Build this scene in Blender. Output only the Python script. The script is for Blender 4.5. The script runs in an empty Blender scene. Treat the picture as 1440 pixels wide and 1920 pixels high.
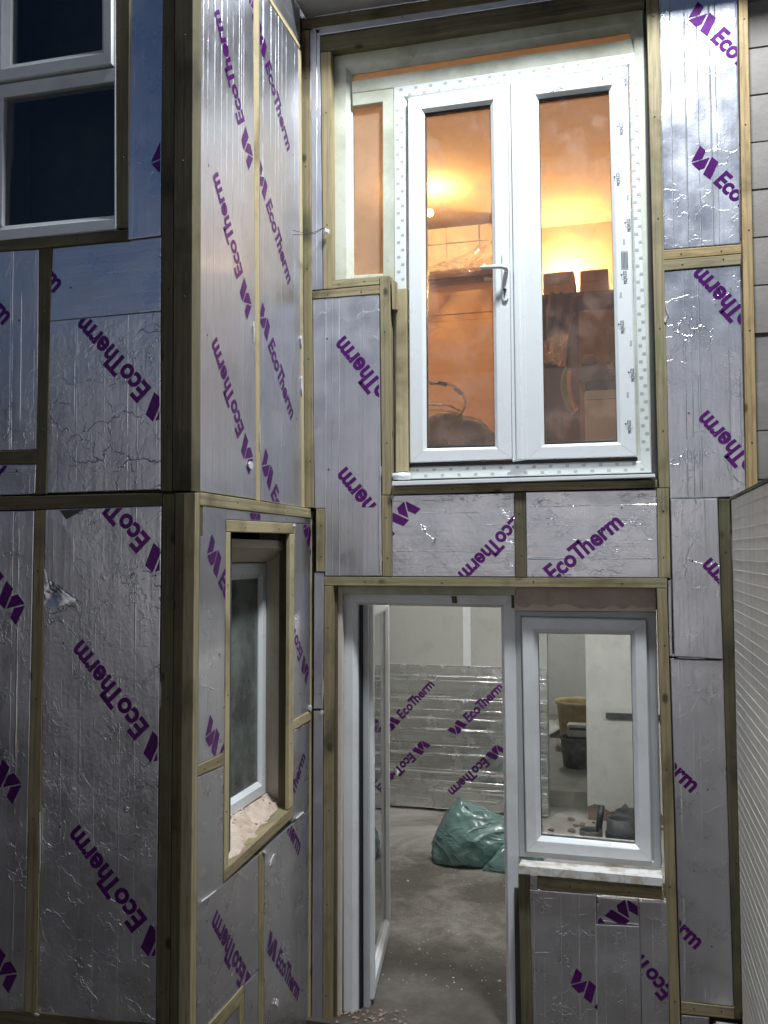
import bpy, bmesh, math, random
from mathutils import Vector, Matrix
import numpy as np
random.seed(7)
S = bpy.context.scene
C = S.collection
rad = math.radians

# ------------------------------------------------------------------ camera
EYE = Vector((0, 0, 2.32))
YAW, PIT, ROL, FPX = rad(15.0498), rad(2.6776), rad(-0.2015), 1658.7
fw = Vector((-math.sin(YAW)*math.cos(PIT), math.cos(YAW)*math.cos(PIT), math.sin(PIT)))
rt = Vector((math.cos(YAW), math.sin(YAW), 0)); up = rt.cross(fw)
r2 = rt*math.cos(ROL)+up*math.sin(ROL); u2 = up*math.cos(ROL)-rt*math.sin(ROL)
cam = bpy.data.objects.new('camera', bpy.data.cameras.new('camera')); C.objects.link(cam)
m = Matrix((r2, u2, -fw)).transposed().to_4x4(); m.translation = EYE
cam.matrix_world = m
cam.data.sensor_fit = 'VERTICAL'; cam.data.sensor_height = 24.0
cam.data.lens = 24.0*FPX/1920.0
cam.data.clip_start = 0.05; cam.data.clip_end = 500
S.camera = cam

# ------------------------------------------------------------------ world: dusk sky
W = bpy.data.worlds.new('World'); S.world = W; W.use_nodes = True
wn = W.node_tree; bg = wn.nodes['Background']
sky = wn.nodes.new('ShaderNodeTexSky'); sky.sky_type = 'NISHITA'; sky.sun_disc = False
sky.sun_elevation = rad(-1.5); sky.sun_rotation = rad(200)
tn = wn.nodes.new('ShaderNodeMix'); tn.data_type = 'RGBA'; tn.blend_type = 'MULTIPLY'; tn.inputs[0].default_value = 1.0
tn.inputs[7].default_value = (.50, .78, 1.35, 1)
wn.links.new(sky.outputs[0], tn.inputs[6]); wn.links.new(tn.outputs[2], bg.inputs[0]); bg.inputs[1].default_value = 0.34
S.view_settings.view_transform = 'Standard'; S.view_settings.look = 'None'
S.view_settings.exposure = 0.0; S.view_settings.gamma = 1.0
S.view_settings.use_curve_mapping = False
S.cycles.max_bounces = 8; S.cycles.diffuse_bounces = 4; S.cycles.glossy_bounces = 5
S.cycles.transparent_max_bounces = 12; S.cycles.transmission_bounces = 4
S.cycles.sample_clamp_indirect = 6.0
try:
    S.cycles.use_denoising = True
except Exception: pass

# ------------------------------------------------------------------ helpers
def ray(x, y): return r2*(x-720)+u2*(960-y)+fw*FPX
def P(x, y, ax, val):
    d = ray(x, y); return EYE + d*((val-EYE[ax])/d[ax])

def sets(o, label=None, cat=None, group=None, kind=None):
    if label: o['label'] = label
    if cat: o['category'] = cat
    if group: o['group'] = group
    if kind: o['kind'] = kind
    return o

def link(o, parent=None, M=None):
    C.objects.link(o)
    if parent is not None:
        o.parent = parent
    if M is not None:
        if parent is not None: o.matrix_basis = MW[parent.name].inverted() @ M
        else: o.matrix_basis = M
        MW[o.name] = M.copy()
    else:
        MW[o.name] = (MW[parent.name].copy() if parent is not None else Matrix.Identity(4))
    return o
MW = {}

def empty(name, loc, label, cat, group=None, kind=None):
    o = bpy.data.objects.new(name, None); o.empty_display_size = 0.1
    link(o, None, Matrix.Translation(loc)); return sets(o, label, cat, group, kind or 'thing')

def bm_obj(name, bm, mats, parent=None, M=None, smooth=False):
    me = bpy.data.meshes.new(name)
    bm.normal_update(); bm.to_mesh(me); bm.free()
    if not isinstance(mats, (list, tuple)): mats = [mats]
    for mt in mats: me.materials.append(mt)
    if smooth:
        for p in me.polygons: p.use_smooth = True
    o = bpy.data.objects.new(name, me)
    return link(o, parent, M if M is not None else Matrix.Identity(4))

def frame_of(pts, n, zup=None):
    """local frame: x along the longer world-ish side, z = n"""
    c = sum(pts, Vector())/len(pts)
    # candidates
    if abs(n.z) > .7: a, b = Vector((1, 0, 0)), Vector((0, 1, 0))
    else:
        a = Vector((0, 0, 1)); b = a.cross(n).normalized()
    ea = max(p.dot(a) for p in pts)-min(p.dot(a) for p in pts)
    eb = max(p.dot(b) for p in pts)-min(p.dot(b) for p in pts)
    x = a if ea >= eb else b
    x = (x-n*x.dot(n)).normalized()
    y = n.cross(x).normalized()
    M = Matrix((x, y, n)).transposed().to_4x4(); M.translation = c
    return M

def slab(name, pts, n, th, mat, parent=None, bev=0.002, edge_mat=None, jit=0.0):
    """prism whose front face is the polygon pts, extruded by th against n"""
    n = Vector(n).normalized(); M = frame_of(pts, n); Mi = M.inverted()
    bm = bmesh.new()
    f = [bm.verts.new(Mi @ p) for p in pts]
    b = [bm.verts.new((v.co.x, v.co.y, v.co.z-th)) for v in f]
    ff = bm.faces.new(f); k = len(f)
    bm.faces.new(b[::-1])
    for i in range(k): bm.faces.new((f[i], b[i], b[(i+1) % k], f[(i+1) % k]))
    bmesh.ops.recalc_face_normals(bm, faces=bm.faces)
    if edge_mat is not None:
        for fc in bm.faces:
            if abs(fc.normal.z) < .5: fc.material_index = 1
    if bev > 0:
        ed = [e for e in bm.edges if max(v.co.z for v in e.verts) > -th*.5 and min(v.co.z for v in e.verts) > -th*.5]
        bmesh.ops.bevel(bm, geom=ed, offset=bev, segments=2, profile=.6, affect='EDGES', clamp_overlap=True)
    o = bm_obj(name, bm, [mat] if edge_mat is None else [mat, edge_mat], parent, M)
    return o

def box_bm(bm, lo, hi):
    lo, hi = Vector(lo), Vector(hi)
    v = [bm.verts.new((x, y, z)) for z in (lo.z, hi.z) for y in (lo.y, hi.y) for x in (lo.x, hi.x)]
    for q in ((0,2,3,1),(4,5,7,6),(0,1,5,4),(2,6,7,3),(0,4,6,2),(1,3,7,5)): bm.faces.new([v[i] for i in q])

def box(name, lo, hi, mat, parent=None, bev=0.0, smooth=False):
    lo, hi = Vector(lo), Vector(hi); c = (lo+hi)/2
    d = hi-lo; ax = max(range(3), key=lambda i: d[i])
    bm = bmesh.new(); box_bm(bm, lo-c, hi-c)
    # local x = longest axis
    R = {0: Matrix.Identity(3), 1: Matrix(((0,-1,0),(1,0,0),(0,0,1))), 2: Matrix(((0,0,-1),(0,1,0),(1,0,0)))}[ax].to_4x4()
    bmesh.ops.transform(bm, matrix=R.inverted(), verts=bm.verts)
    if bev: bmesh.ops.bevel(bm, geom=list(bm.edges), offset=bev, segments=2, affect='EDGES', clamp_overlap=True)
    return bm_obj(name, bm, mat, parent, Matrix.Translation(c) @ R, smooth)

def tube_bm(bm, path, r, seg=12, closed=False, caps=True):
    path = [Vector(p) for p in path]; n = len(path); rings = []
    t0 = (path[1]-path[0]).normalized()
    a = t0.orthogonal().normalized()
    for i, p in enumerate(path):
        if i == 0: t = path[1]-path[0]
        elif i == n-1: t = path[-1]-path[-2]
        else: t = path[i+1]-path[i-1]
        t.normalize(); a = (a-t*a.dot(t)).normalized(); b = t.cross(a)
        rr = r[i] if isinstance(r, (list, tuple)) else r
        rings.append([bm.verts.new(p+(a*math.cos(2*math.pi*k/seg)+b*math.sin(2*math.pi*k/seg))*rr) for k in range(seg)])
    for i in range(n-1):
        for k in range(seg):
            bm.faces.new((rings[i][k], rings[i][(k+1) % seg], rings[i+1][(k+1) % seg], rings[i+1][k]))
    if caps:
        bm.faces.new(rings[0][::-1]); bm.faces.new(rings[-1])
    bmesh.ops.recalc_face_normals(bm, faces=bm.faces)

def tube(name, path, r, mat, parent=None, seg=12):
    bm = bmesh.new(); tube_bm(bm, path, r, seg)
    return bm_obj(name, bm, mat, parent, smooth=True)

def lathe(name, prof, c, mat, parent=None, seg=32, wob=0.0):
    """prof list of (r, z) ; open profile revolved about z"""
    bm = bmesh.new(); rings = []
    for j, (r, z) in enumerate(prof):
        rings.append([bm.verts.new((r*math.cos(2*math.pi*k/seg)*(1+wob*math.sin(3*2*math.pi*k/seg+j)), r*math.sin(2*math.pi*k/seg), z)) for k in range(seg)])
    for i in range(len(prof)-1):
        for k in range(seg): bm.faces.new((rings[i][k], rings[i][(k+1) % seg], rings[i+1][(k+1) % seg], rings[i+1][k]))
    bm.faces.new(rings[0][::-1]); bm.faces.new(rings[-1])
    bmesh.ops.recalc_face_normals(bm, faces=bm.faces)
    o = bm_obj(name, bm, mat, parent, Matrix.Translation(c), smooth=False)
    for p in o.data.polygons: p.use_smooth = len(p.vertices) == 4
    return o

# ------------------------------------------------------------------ node materials
class N:
    def __init__(s, name):
        s.m = bpy.data.materials.new(name); s.m.use_nodes = True
        s.t = s.m.node_tree; s.b = s.t.nodes['Principled BSDF']; s.out = s.t.nodes['Material Output']
    def n(s, ty, **k):
        x = s.t.nodes.new(ty)
        for a, v in k.items(): setattr(x, a, v)
        return x
    def l(s, a, b): s.t.links.new(a, b)
    def val(s, sock, v):
        if hasattr(v, 'is_linked') or isinstance(v, bpy.types.NodeSocket): s.l(v, sock)
        else: sock.default_value = v
    def math(s, op, a, b=0.0, c=None, clamp=False):
        x = s.n('ShaderNodeMath', operation=op, use_clamp=clamp)
        s.val(x.inputs[0], a); s.val(x.inputs[1], b)
        if c is not None: s.val(x.inputs[2], c)
        return x.outputs[0]
    def ramp(s, f, lo, hi, a=0.0, b=1.0, interp='LINEAR'):
        x = s.n('ShaderNodeMapRange', interpolation_type='SMOOTHSTEP' if interp == 'S' else 'LINEAR'); x.clamp = True
        s.val(x.inputs[0], f); x.inputs[1].default_value = lo; x.inputs[2].default_value = hi
        x.inputs[3].default_value = a; x.inputs[4].default_value = b
        return x.outputs[0]
    def coord(s, off=True, scale=(1, 1, 1)):
        tc = s.n('ShaderNodeTexCoord'); mp = s.n('ShaderNodeMapping')
        mp.inputs['Scale'].default_value = scale
        s.l(tc.outputs['Object'], mp.inputs[0])
        if off:
            oi = s.n('ShaderNodeObjectInfo'); v = s.n('ShaderNodeVectorMath', operation='SCALE')
            s.l(oi.outputs['Random'], v.inputs['Scale']); v.inputs[0].default_value = (37.3, 21.7, 11.1)
            s.l(v.outputs[0], mp.inputs['Location'])
        return mp.outputs[0]
    def noise(s, vec, sc, det=3, rough=.55, dist=0.0):
        x = s.n('ShaderNodeTexNoise'); s.l(vec, x.inputs['Vector'])
        x.inputs['Scale'].default_value = sc; x.inputs['Detail'].default_value = det
        x.inputs['Roughness'].default_value = rough; x.inputs['Distortion'].default_value = dist
        return x.outputs['Fac']
    def mix(s, f, a, b, blend='MIX'):
        x = s.n('ShaderNodeMix', data_type='RGBA', blend_type=blend)
        s.val(x.inputs[0], f)
        for i, v in ((6, a), (7, b)):
            if isinstance(v, tuple): x.inputs[i].default_value = (*v, 1)
            else: s.l(v, x.inputs[i])
        return x.outputs[2]
    def bump(s, h, st=.3, dist=.01, prev=None):
        x = s.n('ShaderNodeBump'); x.inputs['Strength'].default_value = st; x.inputs['Distance'].default_value = dist
        s.l(h, x.inputs['Height'])
        if prev is not None: s.l(prev, x.inputs['Normal'])
        return x.outputs[0]
    def set(s, col=None, rough=None, metal=None, spec=None, normal=None):
        b = s.b
        if col is not None:
            if isinstance(col, tuple): b.inputs['Base Color'].default_value = (*col, 1)
            else: s.l(col, b.inputs['Base Color'])
        if rough is not None: s.val(b.inputs['Roughness'], rough)
        if metal is not None: s.val(b.inputs['Metallic'], metal)
        if spec is not None: b.inputs['Specular IOR Level'].default_value = spec
        if normal is not None: s.l(normal, b.inputs['Normal'])
        return s.m

def mat_foil(name, crinkle=1.0, lines=1.0, pres=.48, ribs=.35, lw=1.0, tint=(.66, .66, .705), rough=.30, wav=1.0, lsc=5.0):
    s = N(name); v = s.coord()
    tc = s.n('ShaderNodeTexCoord'); sep = s.n('ShaderNodeSeparateXYZ'); s.l(v, sep.inputs[0])
    grain = s.noise(v, 140, 2, .6)
    med = s.noise(v, 28, 3, .6, .6)
    low = s.noise(v, 1.7, 2, .5)
    # crinkles: cell edges of a warped voronoi, present in patches
    wob = s.n('ShaderNodeTexNoise'); s.l(v, wob.inputs['Vector']); wob.inputs['Scale'].default_value = 14; wob.inputs['Detail'].default_value = 3
    wv = s.n('ShaderNodeVectorMath', operation='SCALE'); s.l(wob.outputs['Color'], wv.inputs[0]); wv.inputs['Scale'].default_value = .09
    wa = s.n('ShaderNodeVectorMath', operation='ADD'); s.l(v, wa.inputs[0]); s.l(wv.outputs[0], wa.inputs[1])
    vo = s.n('ShaderNodeTexVoronoi', feature='DISTANCE_TO_EDGE'); vo.inputs['Scale'].default_value = 7; s.l(wa.outputs[0], vo.inputs['Vector'])
    mp = s.n('ShaderNodeMapping'); s.l(wa.outputs[0], mp.inputs[0]); mp.inputs['Scale'].default_value = (1, 2.3, 1)
    vo2 = s.n('ShaderNodeTexVoronoi', feature='DISTANCE_TO_EDGE'); vo2.inputs['Scale'].default_value = 25; s.l(mp.outputs[0], vo2.inputs['Vector'])
    patch = s.ramp(s.noise(v, 3.2, 2, .5), .44, .60)
    brk = s.ramp(s.noise(v, 9, 2, .6), .42, .56)
    patch = s.math('MULTIPLY', patch, brk)
    c1 = s.math('MULTIPLY', s.ramp(vo.outputs['Distance'], 0, .017, 1, 0), patch)
    patch2 = s.ramp(s.noise(v, 5.1, 2, .5, .3), .46, .62)
    brk2 = s.ramp(s.noise(v, 15, 2, .6), .44, .62)
    patch2 = s.math('MULTIPLY', patch2, brk2)
    c2 = s.math('MULTIPLY', s.ramp(vo2.outputs['Distance'], 0, .055, 1, 0), patch2)
    # long roller lines parallel to the board's long side
    wy = s.math('ADD', sep.outputs[1], s.math('MULTIPLY', s.noise(v, 9, 2), .006))
    li = None
    for q, (sc, w) in enumerate(((lsc, .0042*lw), (lsc*2.1, .0022*lw))):
        vl = s.n('ShaderNodeTexVoronoi', voronoi_dimensions='1D', feature='F1'); vl.inputs['Scale'].default_value = sc
        s.l(s.math('ADD', wy, 3.7*q), vl.inputs['W'])
        a = s.ramp(vl.outputs['Distance'], 0, w*sc, 1, 0)
        mm = s.n('ShaderNodeMapping'); s.l(v, mm.inputs[0]); mm.inputs['Scale'].default_value = (1.6, 9, 1); mm.inputs['Location'].default_value = (q*7, 0, 0)
        a = s.math('MULTIPLY', a, s.ramp(s.noise(mm.outputs[0], 1.6, 4, .75), pres, pres+.12))
        li = a if li is None else s.math('MAXIMUM', li, a)
    h = s.math('MULTIPLY', c1, .42*crinkle)
    h = s.math('ADD', h, s.math('MULTIPLY', c2, .20*crinkle))
    h = s.math('ADD', h, s.math('MULTIPLY', li, 1.0*lines))
    h = s.math('ADD', h, s.math('MULTIPLY', med, .22*crinkle+.08))
    h = s.math('ADD', h, s.math('MULTIPLY', grain, .10))
    mr = s.n('ShaderNodeMapping'); s.l(v, mr.inputs[0]); mr.inputs['Scale'].default_value = (.7, 15, 1)
    rib = s.noise(mr.outputs[0], 1.0, 3, .6)
    b0 = s.bump(rib, .5*ribs, .012, s.bump(low, .32*wav, .06))
    b1 = s.bump(h, .62, .0035, b0)
    dirt = s.noise(v, 4.5, 4, .65)
    col = s.mix(s.ramp(dirt, .42, .75, 0, .45), tint, (tint[0]*.72, tint[1]*.72, tint[2]*.74))
    col = s.mix(s.math('MULTIPLY', li, .75), col, (.95, .95, .97))  # roller lines whitened: their light glints are painted into the colour
    col = s.mix(s.math('MULTIPLY', s.math('MAXIMUM', c1, c2), min(.32, .16*crinkle)), col, (.93, .93, .95))  # creases painted paler to look as if they catch the light
    ro = s.ramp(s.noise(v, 7, 3), .3, .7, rough-.05, rough+.10)
    return s.set(col, ro, s.math('SUBTRACT', .93, s.math('MULTIPLY', li, .25)), normal=b1)

def mat_timber(name, a=(.35, .30, .175), b=(.17, .14, .075), dark=(.045, .038, .02), green=.35, knot=.5):
    s = N(name); v = s.coord()
    mp = s.n('ShaderNodeMapping'); s.l(v, mp.inputs[0]); mp.inputs['Scale'].default_value = (1.3, 22, 22)
    g = s.noise(mp.outputs[0], 3.0, 4, .65, .8)
    mp2 = s.n('ShaderNodeMapping'); s.l(v, mp2.inputs[0]); mp2.inputs['Scale'].default_value = (.55, 9, 9)
    wv = s.n('ShaderNodeTexWave', wave_type='BANDS', bands_direction='Y'); s.l(mp2.outputs[0], wv.inputs['Vector'])
    wv.inputs['Scale'].default_value = 1.3; wv.inputs['Distortion'].default_value = 5; wv.inputs['Detail'].default_value = 2; wv.inputs['Detail Scale'].default_value = .8
    oi = s.n('ShaderNodeObjectInfo')
    base = s.mix(s.ramp(oi.outputs['Random'], 0, 1, 0, 1), a, (a[0]*.74, a[1]*.68, a[2]*.66))
    r3 = s.math('FRACT', s.math('MULTIPLY', oi.outputs['Random'], 17.3))
    base = s.mix(s.ramp(r3, 0, 1, 0, .5), base, (a[0]*1.1, a[1]*1.02, a[2]*1.0))
    c = s.mix(s.ramp(g, .42, .72, 0, .85), base, b)
    c = s.mix(s.ramp(wv.outputs['Fac'], .6, 1, 0, .5), c, b)
    c = s.mix(s.ramp(s.noise(v, 3.1, 3), .52, .7, 0, green), c, (.16, .19, .085))
    stain = s.ramp(s.noise(v, 2.2, 4, .6, .4), .52, .70, 0, .8)
    c = s.mix(stain, c, dark)
    mk = s.n('ShaderNodeMapping'); s.l(v, mk.inputs[0]); mk.inputs['Scale'].default_value = (1, 1.7, 1.7)
    vk = s.n('ShaderNodeTexVoronoi', feature='F1'); vk.inputs['Scale'].default_value = 4.2; s.l(mk.outputs[0], vk.inputs['Vector'])
    kn = s.ramp(s.math('ADD', vk.outputs['Distance'], s.math('MULTIPLY', g, .06)), .09, .16, knot+.4, 0)
    c = s.mix(kn, c, dark)
    n = s.bump(g, .5, .002)
    return s.set(c, s.ramp(g, .3, .8, .62, .85), 0, .35, n)

def mat_upvc(name, col=(.70, .72, .72), dirt=0.0, dcol=(.30, .29, .22), rough=.28, dsc=3.0, lo=.45, hi=.7):
    s = N(name); v = s.coord()
    c = col
    if dirt > 0:
        f = s.math('MULTIPLY', s.ramp(s.noise(v, dsc, 5, .65, .3), lo, hi), dirt)
        c = s.mix(f, col, dcol)
        sp = s.ramp(s.noise(v, 60, 3, .6), .66, .74, 0, dirt*.8)
        c = s.mix(sp, c, (.10, .09, .07))
    return s.set(c, s.ramp(s.noise(v, 9, 3), .3, .7, rough-.05, rough+.12), 0, .5, s.bump(s.noise(v, 40, 2), .05, .002))

def mat_plain(name, col, rough=.6, metal=0, bsc=30, bst=.2, var=.25, vsc=4, bd=.004, col2=None):
    s = N(name); v = s.coord()
    c2 = col2 if col2 else tuple(x*(1-var*1.6) for x in col)
    c = s.mix(s.ramp(s.noise(v, vsc, 4, .6), .4, .68), col, c2)
    return s.set(c, s.ramp(s.noise(v, vsc*3, 3), .3, .7, max(.05, rough-.08), min(1, rough+.08)), metal, normal=s.bump(s.noise(v, bsc, 4, .6), bst, bd))

def mat_plaster(name, col, col2, vsc=2.0, blot=.6, rough=.85):
    s = N(name); v = s.coord(False)
    n1 = s.noise(v, vsc, 5, .65, .3); n2 = s.noise(v, vsc*6, 4, .6)
    c = s.mix(s.ramp(n1, .38, .66, 0, blot), col, col2)
    c = s.mix(s.ramp(n2, .55, .8, 0, .35), c, tuple(x*.6 for x in col2))
    sp = s.ramp(s.noise(v, 45, 2), .72, .78, 0, .5)
    c = s.mix(sp, c, tuple(x*.4 for x in col2))
    return s.set(c, rough, 0, .3, s.bump(s.noise(v, 22, 5, .65), .35, .006))

def mat_glass(name, smear=.35, scol=(.55, .5, .45), rough=.0, tint=(.93, .96, .94), ssc=3.0, lo=.42, hi=.62, base=.0):
    s = N(name); v = s.coord()
    s.t.nodes.remove(s.b)
    tr = s.n('ShaderNodeBsdfTransparent'); tr.inputs[0].default_value = (*tint, 1)
    gl = s.n('ShaderNodeBsdfGlossy'); gl.inputs['Roughness'].default_value = rough
    fr = s.n('ShaderNodeFresnel'); fr.inputs[0].default_value = 1.5
    m1 = s.n('ShaderNodeMixShader'); s.l(s.math('MULTIPLY', fr.outputs[0], 1.6, clamp=True), m1.inputs[0]); s.l(tr.outputs[0], m1.inputs[1]); s.l(gl.outputs[0], m1.inputs[2])
    df = s.n('ShaderNodeBsdfDiffuse'); df.inputs[0].default_value = (*scol, 1)
    tl = s.n('ShaderNodeBsdfTranslucent'); tl.inputs[0].default_value = (*scol, 1)
    ad = s.n('ShaderNodeMixShader'); ad.inputs[0].default_value = .5; s.l(df.outputs[0], ad.inputs[1]); s.l(tl.outputs[0], ad.inputs[2])
    n1 = s.noise(v, ssc, 5, .62, .25)
    f = s.ramp(n1, lo, hi, base, smear)
    m2 = s.n('ShaderNodeMixShader'); s.l(f, m2.inputs[0]); s.l(m1.outputs[0], m2.inputs[1]); s.l(ad.outputs[0], m2.inputs[2])
    s.l(m2.outputs[0], s.out.inputs[0])
    return s.m

def mat_emit(name, col, st):
    s = N(name); s.b.inputs['Emission Color'].default_value = (*col, 1); s.b.inputs['Emission Strength'].default_value = st
    s.b.inputs['Base Color'].default_value = (*col, 1)
    return s.m

def mat_ink(name, col=(.115, .013, .17), metal=.55):
    s = N(name); v = s.coord()
    return s.set(s.mix(s.ramp(s.noise(v, 12, 4), .4, .7, 0, .4), col, tuple(x*.6 for x in col)), .32, metal, .5, s.bump(s.noise(v, 30, 3), .3, .003, s.bump(s.noise(v, 2, 2), .3, .06)))

def mat_floor(name):
    s = N(name); v = s.coord(False)
    n1 = s.noise(v, 1.1, 6, .68, .5); n2 = s.noise(v, 7, 6, .7, .3); n3 = s.noise(v, 55, 3, .7)
    c = s.mix(s.ramp(n1, .42, .60), (.35, .33, .30), (.11, .098, .088))
    c = s.mix(s.ramp(n2, .40, .64, 0, .65), c, (.15, .13, .115))
    c = s.mix(s.ramp(n3, .60, .72, 0, .7), c, (.05, .045, .04))
    c = s.mix(s.ramp(s.noise(v, 85, 2, .6), .68, .74, 0, .8), c, (.65, .63, .6))
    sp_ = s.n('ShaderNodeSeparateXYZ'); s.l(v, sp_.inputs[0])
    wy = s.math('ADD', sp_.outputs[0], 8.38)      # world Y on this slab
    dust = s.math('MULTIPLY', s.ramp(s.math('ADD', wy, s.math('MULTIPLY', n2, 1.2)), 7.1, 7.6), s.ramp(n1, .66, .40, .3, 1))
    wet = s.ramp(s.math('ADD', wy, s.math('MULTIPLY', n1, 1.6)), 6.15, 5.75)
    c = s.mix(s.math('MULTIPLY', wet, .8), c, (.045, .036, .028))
    c = s.mix(dust, c, (.60, .585, .56))
    return s.set(c, s.ramp(n2, .3, .7, .6, .95), 0, .3, s.bump(s.math('ADD', n2, s.math('MULTIPLY', n3, .4)), .5, .012))

def mat_clad(name):
    s = N(name); v = s.coord(False)
    sep = s.n('ShaderNodeSeparateXYZ'); s.l(v, sep.inputs[0])
    br = s.ramp(s.noise(v, 3, 3, .6), .4, .65, 0, .6)
    c = s.mix(br, (.76, .72, .62), (.62, .57, .49))
    vn = s.n('ShaderNodeTexVoronoi', feature='F1'); vn.inputs['Scale'].default_value = 9; s.l(v, vn.inputs['Vector'])
    c = s.mix(s.ramp(s.noise(v, 13, 3), .5, .7, 0, .35), c, (.42, .37, .34))
    return s.set(c, .6, 0, .4, s.bump(s.noise(v, 60, 3), .15, .002))

FOIL = [mat_foil('foil_smooth', .6, .3, wav=.6, rough=.28), mat_foil('foil_lined', 1.7, .8, .45), mat_foil('foil_crinkled', 3.2, .5, rough=.30),
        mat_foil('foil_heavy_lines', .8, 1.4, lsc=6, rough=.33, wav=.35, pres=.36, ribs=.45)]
FOAM = mat_plain('board_foam_edge', (.62, .50, .36), .9, bsc=80, bst=.5)
EDGE = mat_plain('foil_edge', (.78, .77, .76), .35, metal=.6, bsc=60, bst=.6)
INK = mat_ink('purple_ink')
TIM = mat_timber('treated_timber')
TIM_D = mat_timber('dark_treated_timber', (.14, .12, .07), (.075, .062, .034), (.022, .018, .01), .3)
TIM_P = mat_timber('pale_timber', (.50, .43, .26), (.36, .30, .17), (.14, .11, .05), .15, .2)
TIM_O = mat_timber('orange_grain_timber', (.48, .37, .19), (.20, .13, .05), (.10, .07, .03), .1, .7)
UPVC = mat_upvc('white_upvc')
UPVC_D = mat_upvc('dusty_white_upvc', (.70, .71, .72), .35, (.36, .34, .30), .34)
UPVC_G = mat_upvc('weathered_upvc', (.56, .57, .48), .75, (.23, .23, .13), .45, 2.2, .40, .66)
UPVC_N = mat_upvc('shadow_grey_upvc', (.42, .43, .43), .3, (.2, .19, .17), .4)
TAPE = mat_upvc('protective_tape', (.66, .68, .66), .25, (.4, .4, .34), .4)
LABEL = mat_plain('tape_label_print', (.40, .41, .40), .5, var=.1)
PRINT = mat_plain('black_film_print', (.06, .06, .07), .5)
SCREW = mat_plain('screw_head', (.05, .045, .04), .45, metal=.5)
GASKET = mat_plain('black_gasket', (.015, .015, .017), .5)
PLAST = mat_plaster('pink_grey_plaster', (.50, .42, .36), (.36, .27, .23), 2.5, .7)
PLASTW = mat_plaster('cream_plaster', (.62, .55, .47), (.50, .40, .32), 3, .5)
BLOCK = mat_plaster('grey_block', (.27, .245, .225), (.19, .17, .155), 2.0, .8)
CORE = mat_plaster('wall_core_render', (.09, .085, .08), (.05, .048, .045), 2)
ROOM = mat_plaster('room_grey_plaster', (.44, .445, .42), (.35, .355, .33), .9, .5)
ROOMP = mat_plaster('room_pale_plaster', (.66, .66, .64), (.52, .52, .50), 1.3, .6)
BRICKP = mat_plaster('broken_brick', (.30, .22, .18), (.18, .13, .11), 8, .7)
WARMW = mat_plaster('upstairs_wall_paint', (.62, .50, .38), (.54, .42, .31), .8, .4)
WARMC = mat_plaster('upstairs_ceiling_paint', (.60, .46, .33), (.52, .39, .27), .7, .4)
GL_UP = mat_glass('smeared_door_glass', .32, (.62, .50, .44), ssc=5.0, lo=.48, hi=.62, base=.12)
GL_SIDE = mat_glass('dirty_side_glass', .80, (.66, .50, .36), ssc=2.2, lo=.35, hi=.70, base=.55)
GL_LOW = mat_glass('clear_window_glass', .10, (.5, .5, .5), ssc=5, base=.02)
GL_BAY = mat_glass('grimy_side_window_glass', .80, (.40, .43, .39), ssc=4, lo=.42, hi=.62, base=.38)
GL_DK = mat_glass('dark_window_glass', .05, (.1, .1, .1), ssc=3)
CLAD = mat_clad('cream_ribbed_board')
RIDGE = mat_plain('pale_ridge', (.82, .80, .74), .5, bsc=60)
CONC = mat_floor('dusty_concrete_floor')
GRND = mat_plaster('outside_ground', (.07, .058, .047), (.035, .03, .025), 1.5)
FENCE = mat_plaster('garden_wall_render', (.52, .47, .44), (.42, .37, .34), .8)
CHROME = mat_plain('chrome_tube', (.75, .75, .75), .15, metal=1, bst=.02, var=.05)
BLACKP = mat_plain('black_plastic', (.02, .021, .023), .45, bsc=40)
GREYP = mat_plain('dark_grey_plastic', (.075, .085, .088), .5, bsc=40)
CARD = mat_plain('cardboard', (.42, .27, .15), .8, var=.2)
WHITEP = mat_plain('cream_cabinet_paint', (.62, .57, .46), .45, bst=.05, var=.06)

# ------------------------------------------------------------------ printed lettering
def text_mesh(body, offset=0.0, kern=None):
    cu = bpy.data.curves.new('t', 'FONT'); cu.body = body; cu.offset = offset; cu.resolution_u = 3
    if kern:
        for i, k in kern.items(): cu.body_format[i].kerning = k
    o = bpy.data.objects.new('t', cu); C.objects.link(o)
    dg = bpy.context.evaluated_depsgraph_get(); me = bpy.data.meshes.new_from_object(o.evaluated_get(dg))
    vs = [v.co.copy() for v in me.vertices]; fs = [list(p.vertices) for p in me.polygons]
    bpy.data.objects.remove(o); bpy.data.curves.remove(cu); bpy.data.meshes.remove(me)
    x0 = min(v.x for v in vs); x1 = max(v.x for v in vs); y0 = min(v.y for v in vs); y1 = max(v.y for v in vs)
    return [((v.x-x0)/(x1-x0), (v.y-y0)/(y1-y0)) for v in vs], fs
TV, TF = text_mesh('EcoTherm', .034, {2: -3.0, 3: -6.0})
CAP = .205  # cap height relative to the word's length
LOGO_V, LOGO_F = [(x*1.0, y*CAP) for x, y in TV], [list(f) for f in TF]
def add_poly(pts):
    b = len(LOGO_V); LOGO_V.extend(pts); LOGO_F.append(list(range(b, b+len(pts))))
for pg in (((-112, 62), (-57, 63), (-33, 8), (-70, -56)), ((-61, -62), (-4, 48), (26, -26), (9, -63)), ((3, 62), (62, 65), (114, -56), (51, -62))):
    add_poly([((px-142)/120*CAP, (py/124+.5)*CAP) for px, py in pg])

add_poly([(1.10+.010*math.cos(t*math.pi/4), .17+.010*math.sin(t*math.pi/4)) for t in range(8)])

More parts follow.
